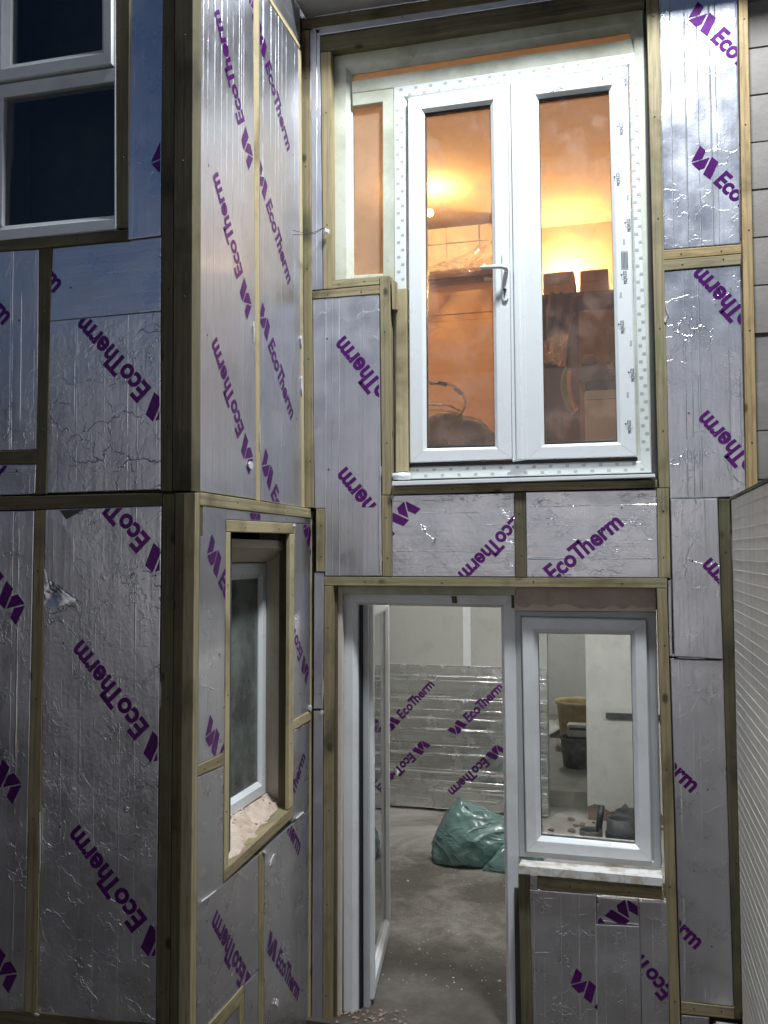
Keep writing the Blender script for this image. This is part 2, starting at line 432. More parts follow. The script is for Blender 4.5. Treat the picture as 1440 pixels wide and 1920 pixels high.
def print_on(board, poly, e, mm=None, ang=None, plane=None, length=.42, name='printed_lettering', at_logo=False, off=.0012):
    """lettering laid on a board: e, mm = world points of the E's foot-mid and the m's end; clipped to the board"""
    M = MW[board.name]; Mi = M.inverted(); n = M.to_3x3() @ Vector((0, 0, 1))
    if abs(n.z) < .7: h = Vector((0, 0, 1)).cross(n).normalized()
    else: h = Vector((1, 0, 0))
    v = n.cross(h)
    if mm is not None:
        d = mm-e; L = d.length; d.normalize()
    else:
        d = h*math.cos(rad(ang))+v*math.sin(rad(ang)); L = length
    w = n.cross(d)
    o0 = e-w*(CAP*L/2)
    if at_logo: o0 = e - w*(CAP*L/2) + d*(142/120*CAP*L)
    bm = bmesh.new()
    vs = [bm.verts.new(Mi @ (o0+d*(x*L)+w*(y*L))) for x, y in LOGO_V]
    for f in LOGO_F:
        try: bm.faces.new([vs[i] for i in f])
        except ValueError: pass
    for q in bm.verts: q.co.z = off
    # clip against the (convexish) polygon in local coordinates
    lp = [Mi @ p for p in poly]
    A = sum(lp[i].x*lp[(i+1) % len(lp)].y-lp[(i+1) % len(lp)].x*lp[i].y for i in range(len(lp)))
    if A < 0: lp = lp[::-1]
    for i in range(len(lp)):
        a, b = lp[i], lp[(i+1) % len(lp)]; t = (b-a); t.z = 0
        if t.length < .05: continue
        no = Vector((t.y, -t.x, 0)).normalized()
        bmesh.ops.bisect_plane(bm, geom=list(bm.verts)+list(bm.edges)+list(bm.faces), plane_co=a-no*.004, plane_no=no, clear_outer=True)
    bmesh.ops.delete(bm, geom=[q for q in bm.verts if not q.link_faces], context='VERTS')
    if not bm.faces: bm.free(); return
    bmesh.ops.recalc_face_normals(bm, faces=bm.faces)
    for f in bm.faces:
        if f.normal.z < 0: f.normal_flip()
    return bm_obj(name, bm, INK, board, M)

# shared screw head
def make_screw_mesh():
    bm = bmesh.new(); bmesh.ops.create_cone(bm, cap_ends=True, segments=8, radius1=.0045, radius2=.003, depth=.002)
    me = bpy.data.meshes.new('screw'); bm.to_mesh(me); bm.free(); me.materials.append(SCREW); return me
SCM = make_screw_mesh()

# ------------------------------------------------------------------ wall cores
YB, YA, XU, XLO = 4.30, 3.035, -1.58, -1.55
nB, nA, nL = Vector((0, -1, 0)), Vector((0, -1, 0)), Vector((1, 0, 0))

def holed_wall(name, ax, v0, v1, rng, holes, mat, parent):
    """slab between ax=v0..v1 spanning rng=(a0,a1,z0,z1) with rectangular holes"""
    bm = bmesh.new()
    As = sorted({rng[0], rng[1], *[h[0] for h in holes], *[h[1] for h in holes]})
    Zs = sorted({rng[2], rng[3], *[h[2] for h in holes], *[h[3] for h in holes]})
    solid = {}
    for i in range(len(As)-1):
        for j in range(len(Zs)-1):
            ca, cz = (As[i]+As[i+1])/2, (Zs[j]+Zs[j+1])/2
            solid[i, j] = not any(h[0] < ca < h[1] and h[2] < cz < h[3] for h in holes)
    def pt(a, z, v):
        p = [0, 0, z]; p[ax] = v; p[1-ax] = a; return p
    cache = {}
    def V(p):
        k = tuple(round(c, 5) for c in p)
        if k not in cache: cache[k] = bm.verts.new(p)
        return cache[k]
    for (i, j), s in solid.items():
        if not s: continue
        a0, a1, z0, z1 = As[i], As[i+1], Zs[j], Zs[j+1]
        for v in (v0, v1): bm.faces.new([V(pt(a0, z0, v)), V(pt(a1, z0, v)), V(pt(a1, z1, v)), V(pt(a0, z1, v))])
        for di, dj, q in ((-1, 0, ((a0, z0), (a0, z1))), (1, 0, ((a1, z0), (a1, z1))), (0, -1, ((a0, z0), (a1, z0))), (0, 1, ((a0, z1), (a1, z1)))):
            if not solid.get((i+di, j+dj), False):
                (b0, y0), (b1, y1) = q
                bm.faces.new([V(pt(b0, y0, v0)), V(pt(b1, y1, v0)), V(pt(b1, y1, v1)), V(pt(b0, y0, v1))])
    bmesh.ops.recalc_face_normals(bm, faces=bm.faces)
    return bm_obj(name, bm, mat, parent)

wallB = empty('back_wall', (-.5, 4.4, 0), 'wall facing the camera with silver foil boards and timber battens around the white doors', 'wall')
wallA = empty('front_left_wall', (-2.2, 3.1, 0), 'dim foil boarded wall on the left with the dark window in it', 'wall')
wallL = empty('bay_side_wall', (-1.65, 3.6, 0), 'narrow foil boarded side wall between the dark corner post and the door wall', 'wall')

holed_wall('wall_core', 1, 4.375, 4.62, (-1.90, 1.2, -.02, 6.4), [(-1.415, .135, 2.70, 4.99), (-1.40, -.53, -.015, 2.125), (-.53, .20, .70, 2.05)], CORE, wallB)
holed_wall('wall_core', 1, 3.10, 3.30, (-3.6, -1.61, -.02, 6.4), [(-2.50, -1.905, 3.50, 5.2)], CORE, wallA)
LWY0, LWY1, LWZ0, LWZ1 = 3.46, 4.15, .80, 2.47
holed_wall('wall_core', 0, -1.80, -1.60, (3.305, 4.37, -.02, 6.4), [(LWY0, LWY1, LWZ0-.03, LWZ1)], CORE, wallL)

# ------------------------------------------------------------------ boards and battens placed on each wall
def QB(pts, off=0.0): return [P(x, y, 1, YB-off) for x, y in pts]
def QA(pts, off=0.0): return [P(x, y, 1, YA-off) for x, y in pts]
def QL(pts, X): return [P(x, y, 0, X) for x, y in pts]

def batten(wall, w, px, mat=TIM, th=.045, off=.0, X=XLO, screws=2, label=None, bev=.003):
    pts = {'B': lambda: QB(px, off), 'A': lambda: QA(px, off), 'L': lambda: QL(px, X+off)}[w]()
    n = {'B': nB, 'A': nA, 'L': nL}[w]
    o = slab('batten', pts, n, th, mat, wall, bev)
    if label: o['label'] = label
    M = MW[o.name]
    Mi = M.inverted(); lx = [(Mi @ p) for p in pts]
    x0, x1 = min(p.x for p in lx), max(p.x for p in lx)
    L = x1-x0
    if screws:
        k = max(screws, int(L/.45))
        for i in range(k):
            t = x0+L*((i+.5)/k)+random.uniform(-.05, .05)*L/k
            # centre line at t
            ys = []
            for a, b in zip(lx, lx[1:]+lx[:1]):
                if (a.x-t)*(b.x-t) < 0: ys.append(a.y+(b.y-a.y)*(t-a.x)/(b.x-a.x))
            if len(ys) < 2: continue
            y = sum(ys)/len(ys)+random.uniform(-.006, .006)
            sc = bpy.data.objects.new('screw', SCM)
            link(sc, o, M @ Matrix.Translation((t, y, .0004)))
    return o

def board(wall, w, px, mat=1, off=-.004, X=XLO, logos=(), th=.05, tilt=None, label=None, bev=.004):
    pts = {'B': lambda: QB(px, off), 'A': lambda: QA(px, off), 'L': lambda: QL(px, X+off)}[w]()
    n = {'B': nB, 'A': nA, 'L': nL}[w]
    if tilt:
        tilt = (tilt[0]*.22, tilt[1]*.22)   # board not quite flush: swing its plane about its centre, (about horizontal axis, about vertical axis) degrees
        c = sum(pts, Vector())/len(pts); h = Vector((0, 0, 1)).cross(n)
        R = Matrix.Rotation(rad(tilt[0]), 3, h) @ Matrix.Rotation(rad(tilt[1]), 3, 'Z')
        n = R @ n
        pts = [p - n*((p-c).dot(n))/(n.dot(n)) for p in pts]
    o = slab('insulation_board', pts, n, th, FOIL[mat], wall, bev, EDGE)
    if label: o['label'] = label
    for lg in logos:
        kind = lg[0]
        def pp(q):
            return P(q[0], q[1], 0, X+off) if w == 'L' else P(q[0], q[1], 1, (YB if w == 'B' else YA)-off)
        if kind == 'em': print_on(o, pts, pp(lg[1]), mm=pp(lg[2]))
        elif kind == 'e': print_on(o, pts, pp(lg[1]), ang=lg[2])
        elif kind == 'm':
            h = Vector((0, 0, 1)).cross(n); v = n.cross(h); d = h*math.cos(rad(lg[2]))+v*math.sin(rad(lg[2]))
            print_on(o, pts, pp(lg[1])-d*.42, mm=pp(lg[1]))
        elif kind == 'lg': print_on(o, pts, pp(lg[1]), ang=lg[2], at_logo=True)
    return o

# ---- front left wall (A)
A = lambda *a, **k: batten(wallA, 'A', *a, **k)
FA = lambda *a, **k: board(wallA, 'A', *a, **k)
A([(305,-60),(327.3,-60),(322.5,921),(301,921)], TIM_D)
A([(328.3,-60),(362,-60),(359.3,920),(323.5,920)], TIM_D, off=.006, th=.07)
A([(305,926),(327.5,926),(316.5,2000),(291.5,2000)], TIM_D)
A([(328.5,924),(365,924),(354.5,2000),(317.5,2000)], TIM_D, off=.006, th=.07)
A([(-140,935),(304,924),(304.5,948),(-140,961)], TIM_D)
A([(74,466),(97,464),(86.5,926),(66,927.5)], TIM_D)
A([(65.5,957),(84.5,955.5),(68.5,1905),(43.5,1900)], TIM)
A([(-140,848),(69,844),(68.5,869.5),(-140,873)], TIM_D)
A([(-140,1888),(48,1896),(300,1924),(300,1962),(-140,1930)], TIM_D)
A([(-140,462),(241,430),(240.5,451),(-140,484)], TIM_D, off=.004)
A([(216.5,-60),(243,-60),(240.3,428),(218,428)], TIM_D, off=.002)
FA([(243.5,-60),(304.5,-60),(302.5,442),(241.2,450)], 0, tilt=(-3, 0), logos=[('lg', (311,306), -47)], label='smooth board reflecting the dark blue sky')
FA([(97.5,465),(302,444),(301.5,582.5),(92.5,602)], 0, tilt=(-2.5, 0), logos=[('m', (113,536), -47)])
FA([(91.5,602.5),(301.5,583.5),(300.5,918),(87,925)], 2, tilt=(1.2, 0), logos=[('em', (270.7,741.7), (149,602.7))])
FA([(-140,479),(73.5,467.5),(69.5,843),(-140,848)], 1, tilt=(1.6, 0), logos=[('m', (17,597), -48)])
FA([(-140,873),(68,870.5),(65.5,926.5),(-140,933)], 1, tilt=(1.0, 0), logos=[('m', (12,878), -48)])
FA([(85.5,955.5),(303.5,948.5),(291,1923),(69.5,1903)], 2, tilt=(.8, 0), logos=[('em', (270,1024), (146,880)), ('em', (266.7,1375), (141,1212)), ('em', (261.7,1736.7), (134,1559))])
FA([(-140,961),(64.5,957.5),(44,1896),(-140,1888)], 1, tilt=(.4, 0), logos=[('lg', (22,1130), 132), ('lg', (15,1465), 132), ('lg', (7,1818), 132)])

# loose foil skin peeled from the top corner of the big left board
def peel(name, w, cpx, pts2, lift, label, X=None):
    pts = [P(x, y, 1, YA-.006) for x, y in cpx]
    bm = bmesh.new(); nx, ny = 14, 14
    a, b, c, d = pts
    g = [[None]*(nx+1) for _ in range(ny+1)]
    for j in range(ny+1):
        for i in range(nx+1):
            s, t = i/nx, j/ny
            p = (a*(1-s)+b*s)*(1-t)+(d*(1-s)+c*s)*t
            p = p+Vector((0, -1, 0))*(lift*(t**2)*(1-s)**.7+.004*math.sin(7*s+5*t)*t)
            g[j][i] = bm.verts.new(p+Vector((random.uniform(-.002, .002),)*3))
    for j in range(ny):
        for i in range(nx): bm.faces.new((g[j][i], g[j][i+1], g[j+1][i+1], g[j+1][i]))
    o = bm_obj(name, bm, FOIL[0], wallA, smooth=True); return o
slab('smooth_foil_skin', QA([(87,965),(120,985),(133,1010),(140,1110),(120,1105),(86,1085)], .0), nA, .0008, FOIL[0], wallA, 0)
peel('peeled_foil_flap', 'A', [(84,1084),(104,1096),(150,1132),(83,1138)], None, .008, None)
slab('foil_tear', QA([(112,957),(160,954),(124,974)], .0), nA, .001, CORE, wallA, 0)

# ---- bay side wall (L)
Lb = lambda *a, **k: batten(wallL, 'L', *a, **k)
FL = lambda *a, **k: board(wallL, 'L', *a, **k)
Lb([(363,-60),(371.5,-60),(370,921),(360.5,920)], TIM, X=XU, screws=0)
Lb([(366,924),(375,924),(367,2000),(355.5,2000)], TIM, X=XLO, screws=0)
Lb([(475.5,-40),(485.5,-40),(488,940),(481,938)], TIM_P, X=XU, screws=0, off=-.002)
Lb([(505,0),(510,0),(563,84),(563,92)], TIM_P, X=XU, screws=0, th=.02)
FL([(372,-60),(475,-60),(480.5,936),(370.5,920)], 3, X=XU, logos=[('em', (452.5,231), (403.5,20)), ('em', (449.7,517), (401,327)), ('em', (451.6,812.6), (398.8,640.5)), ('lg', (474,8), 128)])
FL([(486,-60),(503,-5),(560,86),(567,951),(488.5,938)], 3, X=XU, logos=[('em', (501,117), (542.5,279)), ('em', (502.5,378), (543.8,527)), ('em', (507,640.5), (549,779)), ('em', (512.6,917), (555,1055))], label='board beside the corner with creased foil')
FL([(487,-160),(563,-80),(562.5,80),(508,-6)], 1, X=XU, label='upper board piece against the corner')
Lb([(561,92),(565,96),(572,952),(567.5,951)], TIM_P, X=XU, screws=0, th=.03)
Lb([(375.5,923),(584,954.2),(584,971.5),(375.5,947.4)], TIM, screws=2)
FL([(375.5,948),(424,954),(423,1410),(370.5,1434)], 1, logos=[('lg', (401.5,1043.6), -48), ('lg', (398,1381), -48)])
FL([(424.5,954.5),(584,972),(584,982),(553,980.5),(424.5,973.5)], 1, logos=[('lg', (478,966), -48)])
Lb([(424.5,974.5),(552.7,981.3),(551,1000.5),(425.5,997)], TIM_P)
Lb([(424.5,998),(432.5,998),(429,1629),(420.5,1633)], TIM_P)
Lb([(543.8,1001.5),(552.4,1001.5),(549.3,1511),(541.5,1518)], TIM_P, th=.018)
Lb([(543.8,1001.5),(552.4,1001.5),(549.3,1511),(541.5,1518)], TIM_D, th=.055, off=-.0185, screws=0, bev=.001, label='dark reveal timber beside the side window')
Lb([(420,1634),(549,1513),(549,1533),(420,1655)], TIM, th=.06)
Lb([(370,1436),(420.5,1412),(420.5,1434.5),(369.5,1456)], TIM)
FL([(370,1457.5),(420,1436),(418,1657),(368.5,1696.5)], 0)
FL([(553.5,981.5),(584,983),(584,1331),(549.8,1350)], 1, logos=[('lg', (576,996), -48), ('em', (564,1232), (530,1130))])
Lb([(549.5,1351.5),(584,1332),(583.5,1349.5),(549.5,1370)], TIM_P)
FL([(549.5,1371.5),(583.5,1350.5),(579.8,1515.5),(549,1541)], 0, logos=[('em', (535,1530), (569.5,1413.5))])
FL([(368.3,1698.5),(484.3,1603),(484.3,1818),(458,1846),(368.5,1946)], 0, logos=[('em', (455,1833.6), (398.8,1725))], label='smooth dull board under the side window')
Lb([(485,1602),(496,1592),(494.3,2050),(484.8,2060)], TIM, off=-.004)
FL([(496.5,1590),(580,1518),(578,1990),(495,2030)], 0, logos=[('m', (562.7,1589.7), -47), ('em', (520.7,1793), (560.8,1860.7))])
Lb([(368.5,1948),(457.5,1848),(457.5,1876),(368.5,1980)], TIM)
Lb([(449,1885),(458,1876),(457.5,2080),(448,2090)], TIM, off=-.001)
FL([(458.8,1847),(484.2,1820),(484.2,2060),(458.2,2080)], 0)
FL([(368.5,1982),(448.5,1886),(447.5,2100),(368.5,2180)], 0)
Lb([(585,958),(589,959),(583.5,2000),(579.2,2010)], TIM_P, screws=0, th=.035, off=.001)

sf = P(564, 36, 1, 4.3).z
box('soffit_board', (XU+.002, 4.09, sf+.004), (1.3, 4.37, sf+.03), mat_plaster('grey_soffit', (.30, .29, .28), (.2, .2, .2), 3), wallB, .002)
# ---- wall facing the camera (B)
B = lambda *a, **k: batten(wallB, 'B', *a, **k)
FB = lambda *a, **k: board(wallB, 'B', *a, **k)
B([(564,56),(580,56),(588.5,952),(572,952)], TIM)
B([(564,37),(1260,-65),(1260,-46),(564,55)], TIM_D)
FB([(540,-40),(1260,-150),(1260,-67),(563,36)], 0)
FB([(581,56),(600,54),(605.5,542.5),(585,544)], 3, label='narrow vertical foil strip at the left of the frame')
FB([(581,53),(1228,-41),(1228,-29),(600.5,66),(600.5,53),(581,55.5)][:4], 1)
B([(601,69),(1208,-26),(1208,4),(601,97.5)], TIM_D, th=.075)
B([(601.5,98.5),(620,96),(622.5,541.5),(606,542.5)], TIM, th=.08)
B([(620,525),(711,517.5),(711,533),(608,542.5)], TIM, th=.07, off=-.003)
B([(585,546),(711.5,534.5),(711.5,550.5),(585.5,560.5)], TIM)
B([(712,517),(731,516.5),(734.8,928),(716.5,928)], TIM, th=.055)
B([(734,523.5),(742,527),(744,580),(735.5,580)], TIM, th=.04, screws=0, bev=.001)
B([(743,542),(762,540),(765.5,884),(742,886)], TIM_P, th=.02, off=-.028, screws=0, label='pale packing strip beside the door frame')
B([(735,912),(1232.5,899.5),(1232.5,914),(735,927.8)], TIM)
B([(715.5,929),(733.5,929),(734.3,1081),(717.3,1081)], TIM)
B([(964.5,923.5),(984.5,922.5),(987,1082.5),(966.8,1082.5)], TIM_D)
B([(1232,916),(1254,915.5),(1257.5,1084),(1235,1084)], TIM)
B([(1210.5,-60),(1233.5,-60),(1255,914.5),(1235.5,915)], TIM, th=.06)
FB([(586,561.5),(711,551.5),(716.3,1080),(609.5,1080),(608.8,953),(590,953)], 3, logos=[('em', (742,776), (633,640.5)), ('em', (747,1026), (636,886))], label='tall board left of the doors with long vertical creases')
B([(592.5,954),(608,954),(608,1072),(592.5,1072)], TIM, off=.002)
FB([(589,1074),(607,1074),(606,1329),(588,1329)], 1)
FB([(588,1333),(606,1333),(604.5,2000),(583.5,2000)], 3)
B([(607.5,1081.5),(1251,1084.5),(1251,1103),(607.5,1098)], TIM, screws=4, th=.1)
FB([(734.5,929),(964,924),(966.3,1082),(735,1081)], 2, logos=[('em', (973,978), (868,1085)), ('lg', (757,963), -137)], label='crinkled board left of the middle stud under the doors')
FB([(985.5,922.5),(1231.5,918),(1234.5,1083.5),(987.5,1082.5)], 1, logos=[('em', (1028,1079), (1160,972))], label='board with one upright logo under the doors')
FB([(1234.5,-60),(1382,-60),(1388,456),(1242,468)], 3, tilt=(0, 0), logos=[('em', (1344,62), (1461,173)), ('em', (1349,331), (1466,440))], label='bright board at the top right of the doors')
B([(1242.5,469),(1390,458),(1390,475),(1243.3,487.2)], TIM_O)
B([(1243.5,488),(1390,476),(1389,495.5),(1243.8,507.5)], TIM)
B([(1384,-60),(1400.5,-60),(1421,922),(1400,933)], TIM_O, label='knotty pale stud at the right edge', off=.004)
FB([(1244,509),(1388.5,497),(1399,931.5),(1256,934)], 1, logos=[('em', (1428,640), (1303,509)), ('em', (1436,914), (1313,780))])
FB([(1257,935),(1345.5,934.5),(1355.5,1236),(1264.5,1231)], 1, off=.006, logos=[('em', (1446,1188), (1319.6,1056))])
FB([(1251.5,1087),(1259,1087),(1261,1230),(1255,1230)], 1, off=-.02)
FB([(1257,1236),(1356,1239),(1376,1887),(1276.5,1876.5)], 0, logos=[('em', (1178,1357), (1306,1476)), ('em', (1186,1650), (1314,1770))], label='long smooth board right of the lower window')
B([(1347,935),(1368,936),(1399,1912),(1377.5,1911)], TIM_D, off=-.004)
B([(1277,1878.5),(1377,1889.5),(1377,1911),(1277,1901)], TIM)
FB([(1277,1903),(1330,1908),(1333,2020),(1280,2020)], 0)
B([(1231.5,1103.5),(1250.5,1103.5),(1278,2000),(1259,2000)], TIM, th=.1)
B([(608,1098.5),(625,1098.5),(622,1960),(604.5,1960)], TIM, th=.1)
B([(626,1098.5),(632,1098.5),(630,1960),(623,1960)], TIM_D, th=.08, off=-.025, screws=0)
B([(971.5,1640),(992,1640),(1001,2000),(979,2000)], TIM_D)
B([(1008.7,1646),(1243,1668),(1246,1688),(1008.7,1667)], TIM)
FB([(992.5,1668),(1118,1677.5),(1119,1733),(1199,1736.5),(1205,2000),(1001.5,2000)], 1, logos=[('em', (1124,1877), (1252,1997))], label='dim board under the lower window with a downhill logo')
FB([(992.8,1640),(1008,1641),(1008,1667.5),(992.8,1667.5)], 1, off=-.01)
FB([(1119.5,1681),(1197,1688),(1199,1735.5),(1119.5,1732)], 1, logos=[('lg', (1170,1711), -140)], label='small offcut under the lower window cill')
FB([(1198,1689),(1251,1692),(1258,2000),(1206,2000)], 1, logos=[('em', (1252,1868), (1140,1735))])


# torn foil and foam scraps along the joints
SCRAP = mat_plain('white_foam_scrap', (.55, .53, .50), .7, bsc=60, bst=.6)
def scrap(w, px, py, a, b, ang=0.0):
    wall, n, pl = {'B': (wallB, nB, lambda x, y: P(x, y, 1, YB-.004)), 'A': (wallA, nA, lambda x, y: P(x, y, 1, YA-.004)), 'L': (wallL, nL, lambda x, y: P(x, y, 0, XLO+.004)), 'U': (wallL, nL, lambda x, y: P(x, y, 0, XU+.004))}[w]
    k = 9; pts = []
    for i_ in range(k):
        t = 2*math.pi*i_/k; r_ = random.uniform(.45, 1.1)
        x, y = a*r_*math.cos(t), b*r_*math.sin(t)
        pts.append(pl(px+x*math.cos(ang)-y*math.sin(ang), py+x*math.sin(ang)+y*math.cos(ang)))
    slab('foam_scrap', pts, n, .006, SCRAP, wall, 0)
for q in (('U',472,872,6,9),('L',498,1596,3,7),('L',512,1612,2.5,16,.3),('L',390,1683,22,1.6,-.66),('L',565,1528,14,1.4,-.7),('L',583,1328,3,8),('L',553,985,2,5),
          ('B',714,1050,2,22),('B',714,884,2,14),('B',735,932,4,5,.6),('B',1248,597,3,9,.3),('B',1251,583,1.5,12,-.3),('B',605,1290,1.8,22),('B',603,1336,4,7),('B',1118,1676,14,2,.08),
          ('B',1300,1234,30,1.6,.03),('B',1262,1229,4,3),('B',1197,1688,5,2),('B',996,1664,4,3),('A',84,1086,2,26),('A',300,1300,1.5,30),('A',74,1580,1.6,60),('A',68,1903,5,4),('L',520,1880,3,10),('U',566,640,1.6,14),('U',567,720,1.6,30),('U',488,820,1.2,30),('U',477,620,1.2,26)):
    scrap(*q)

# ------------------------------------------------------------------ window joinery
def members(bm, outer, inner, n, front, back, bead=.35, drop=.012, lip=.006, gap=.0006):
    """four mitred frame members between two quads (TL,TR,BR,BL); profile: flat face, sloping bead, back.
       front/back are distances along n from the quads' plane"""
    c = sum(outer, Vector())/4
    for i in range(4):
        j = (i+1) % 4
        o0, o1, i0, i1 = outer[i], outer[j], inner[i], inner[j]
        t = (o1-o0).normalized()*gap
        def L(a, b, s): return a*(1-s)+b*s
        s0 = 1-bead
        sec0 = [(o0, back), (o0, front-lip), (L(o0, i0, .06), front), (L(o0, i0, s0), front), (L(o0, i0, s0+.04), front-.002), (i0, front-drop), (i0, back)]
        sec1 = [(o1, back), (o1, front-lip), (L(o1, i1, .06), front), (L(o1, i1, s0), front), (L(o1, i1, s0+.04), front-.002), (i1, front-drop), (i1, back)]
        a = [bm.verts.new(p+n*h+t) for p, h in sec0]; b = [bm.verts.new(p+n*h-t) for p, h in sec1]
        k = len(a)
        for q in range(k): bm.faces.new((a[q], b[q], b[(q+1) % k], a[(q+1) % k]))
        bm.faces.new(a); bm.faces.new(b[::-1])
    bmesh.ops.recalc_face_normals(bm, faces=bm.faces)

def joinery(name, outer, inner, n, front, back, mat, parent, **k):
    bm = bmesh.new(); members(bm, outer, inner, n, front, back, **k)
    return bm_obj(name, bm, mat, parent)

def pane(name, q, n, d, mat, parent, grow=.006, th=.006):
    c = sum(q, Vector())/4
    pts = [p+(p-c).normalized()*grow+n*d for p in q]
    M = frame_of(pts, n)
    bm = bmesh.new(); bm.faces.new([bm.verts.new(M.inverted() @ p) for p in pts])
    for f in bm.faces:
        f.normal_update()
        if f.normal.z < 0: f.normal_flip()
    return bm_obj(name, bm, mat, parent, M)

def lerp_quad(outer, f):
    c = sum(outer, Vector())/4
    return [p+(c-p)*f for p in outer]

nb = Vector((0, -1, 0))
YF = 4.36      # face plane of the upper door set
def QF(pts, y=YF): return [P(x, y_, 1, y) for x, y_ in pts]

fd = empty('french_doors', P(980, 890, 1, YF), 'white glazed double doors upstairs with lamplit room behind, side light and top light', 'door')
# main outer frame (weathered), with transom, side light
joinery('outer_frame', QF([(622,97),(1206,5),(1222,886),(622,886)]), QF([(659,136),(1182,56),(1186,884),(663,884)]), nb, 0, -.07, UPVC_G, fd, bead=.3, drop=.02)
slab('top_rail', QF([(660,152),(1184,72.5),(1189,99),(738,164.5),(660,175)]), nb, .06, UPVC_G, fd, .004)
slab('top_rail', QF([(660.5,175.5),(737.5,165.5),(737.5,188),(661,198.5)]), nb, .06, UPVC_G, fd, .003)
slab('side_mullion', QF([(717.5,189),(738,186),(742,888),(719,888)]), nb, .058, UPVC_G, fd, .003)
slab('side_light_sill', QF([(663,516),(718,513),(718,545),(663,548)]), nb, .055, UPVC_G, fd, .003)
pane('top_light_pane', QF([(659,136),(1182,56),(1182,73),(660,152)]), nb, -.03, GL_SIDE, fd)
pane('side_light_pane', QF([(661,198),(718,189),(719,517),(663,517)]), nb, -.028, GL_SIDE, fd)
# door frame with protective tape
df_o = QF([(738,164),(1190,98),(1222,886),(741,899)]); df_i = QF([(762,187),(1178,127),(1196,861),(768,873)])
joinery('taped_door_frame', df_o, df_i, nb, .004, -.07, TAPE, fd, bead=.22, drop=.014)
# grey printed marks on the tape
def tape_marks():
    me = None; bm = bmesh.new()
    bmesh.ops.create_grid(bm, x_segments=1, y_segments=1, size=.5)
    me = bpy.data.meshes.new('tape_mark'); bm.to_mesh(me); bm.free(); me.materials.append(LABEL)
    def put(p, w, h):
        o = bpy.data.objects.new('tape_mark', me)
        M = Matrix(((w, 0, 0, p.x), (0, 0, -1, p.y), (0, h, 0, p.z), (0, 0, 0, 1)))
        link(o, fd, M)
    def row(a, b, k, rows):
        for i in range(k):
            for r, f in enumerate(rows):
                t = (i+.25+.5*(r % 2))/k
                q = (a[0]+(b[0]-a[0])*t+f[0], a[1]+(b[1]-a[1])*t+f[1])
                put(P(q[0], q[1], 1, YF-.0048), .017, .0125)
    row((743,166), (1186,103), 16, [(2, 3), (4, 14)])
    row((746,200), (749,530), 12, [(-1, 0), (7, 0)])
    row((1186,132), (1211,850), 24, [(-3.5, 0), (3.5, 0)])
    row((775,889), (1212,876), 14, [(0, -7), (0, 4)])
tape_marks()
# two door leaves
def leaf(outer, glass, side):
    o = QF(outer); g = QF(glass)
    root = joinery('door_leaf', o, g, nb, .022, -.045, UPVC, fd, bead=.2, drop=.016)
    # shadow gap seal round the leaf
    gi = lerp_quad(g, .012)
    joinery('glazing_gasket', g, gi, nb, .006, -.02, GASKET, root, bead=.3, drop=.003)
    pane('glass_pane', g, nb, -.004, GL_UP, root)
    return root
lf = leaf([(766,188),(957,159),(962,861),(769.5,868)], [(797,213),(920,197),(928.5,838),(801,841)], 0)
rl = leaf([(976,156),(1176.5,129),(1194,856),(988,862)], [(1010,187),(1142,170),(1157.5,829),(1021,834)], 1)
# dark gap under the leaves
slab('threshold_gap', QF([(768,868),(1195,858),(1196,864),(768,875)]), nb, .03, GASKET, fd, 0)
# meeting post with ridges
def post(px, d, w, mat=UPVC):
    return slab('meeting_post', [p+nb*d for p in QF(px)], nb, .04, mat, fd, w)
post([(953,158),(978,155),(990,862),(962,866)], .028, .004)
post([(959,157.5),(969,156),(981,863),(970,864.5)], .040, .006)
# cill and end cap
slab('sill', [P(735,902.5,1,4.27),P(1228,888.5,1,4.27),P(1229,895,1,4.27),P(735,911,1,4.27)], nb, .09, UPVC, fd, .003)
bm = bmesh.new(); a = P(737,893.5,1,4.31); b = P(769,892.8,1,4.31)
tube_bm(bm, [a, a+(b-a)*.3, a+(b-a)*.31, a+(b-a)*.7, a+(b-a)*.71, b], [.018,.018,.0195,.0195,.018,.018], 14)
bm_obj('end_cap', bm, UPVC, fd, smooth=True)
# handle
hb = P(946,517,1,YF-.024)
h0 = slab('handle_backplate', [P(x,y,1,YF-.0315) for x,y in ((941,474),(944,470),(949,470),(952,474),(953,559),(950,564),(945,564),(942,560))], nb, .012, UPVC, fd, .003)
ht = P(949,506,1,YF-.07)
bmh = bmesh.new(); tube_bm(bmh, [P(949.5,507,1,YF-.03), P(949.5,507,1,YF-.055), P(948,502,1,YF-.075), P(940,500,1,YF-.08), P(920,500.5,1,YF-.08), P(900,501.5,1,YF-.078)], [.011,.011,.012,.0105,.0095,.008], 14)
bm_obj('lever', bmh, UPVC, fd, smooth=True)
tube('key_cylinder', [P(946.5,543,1,YF-.030), P(946.5,543,1,YF-.038)], .0085, SCREW, fd)
slab('key_slot', [P(x,y,1,YF-.0385) for x,y in ((945.3,544),(947.7,544),(947.7,552),(945.3,552))], nb, .006, SCREW, fd, 0)
bmh = bmesh.new(); tube_bm(bmh, [P(930,524.5,1,YF+.08), P(926,524.5,1,YF+.11), P(908,523,1,YF+.11)], .009, 10)
bm_obj('inner_lever', bmh, UPVC, fd, smooth=True)
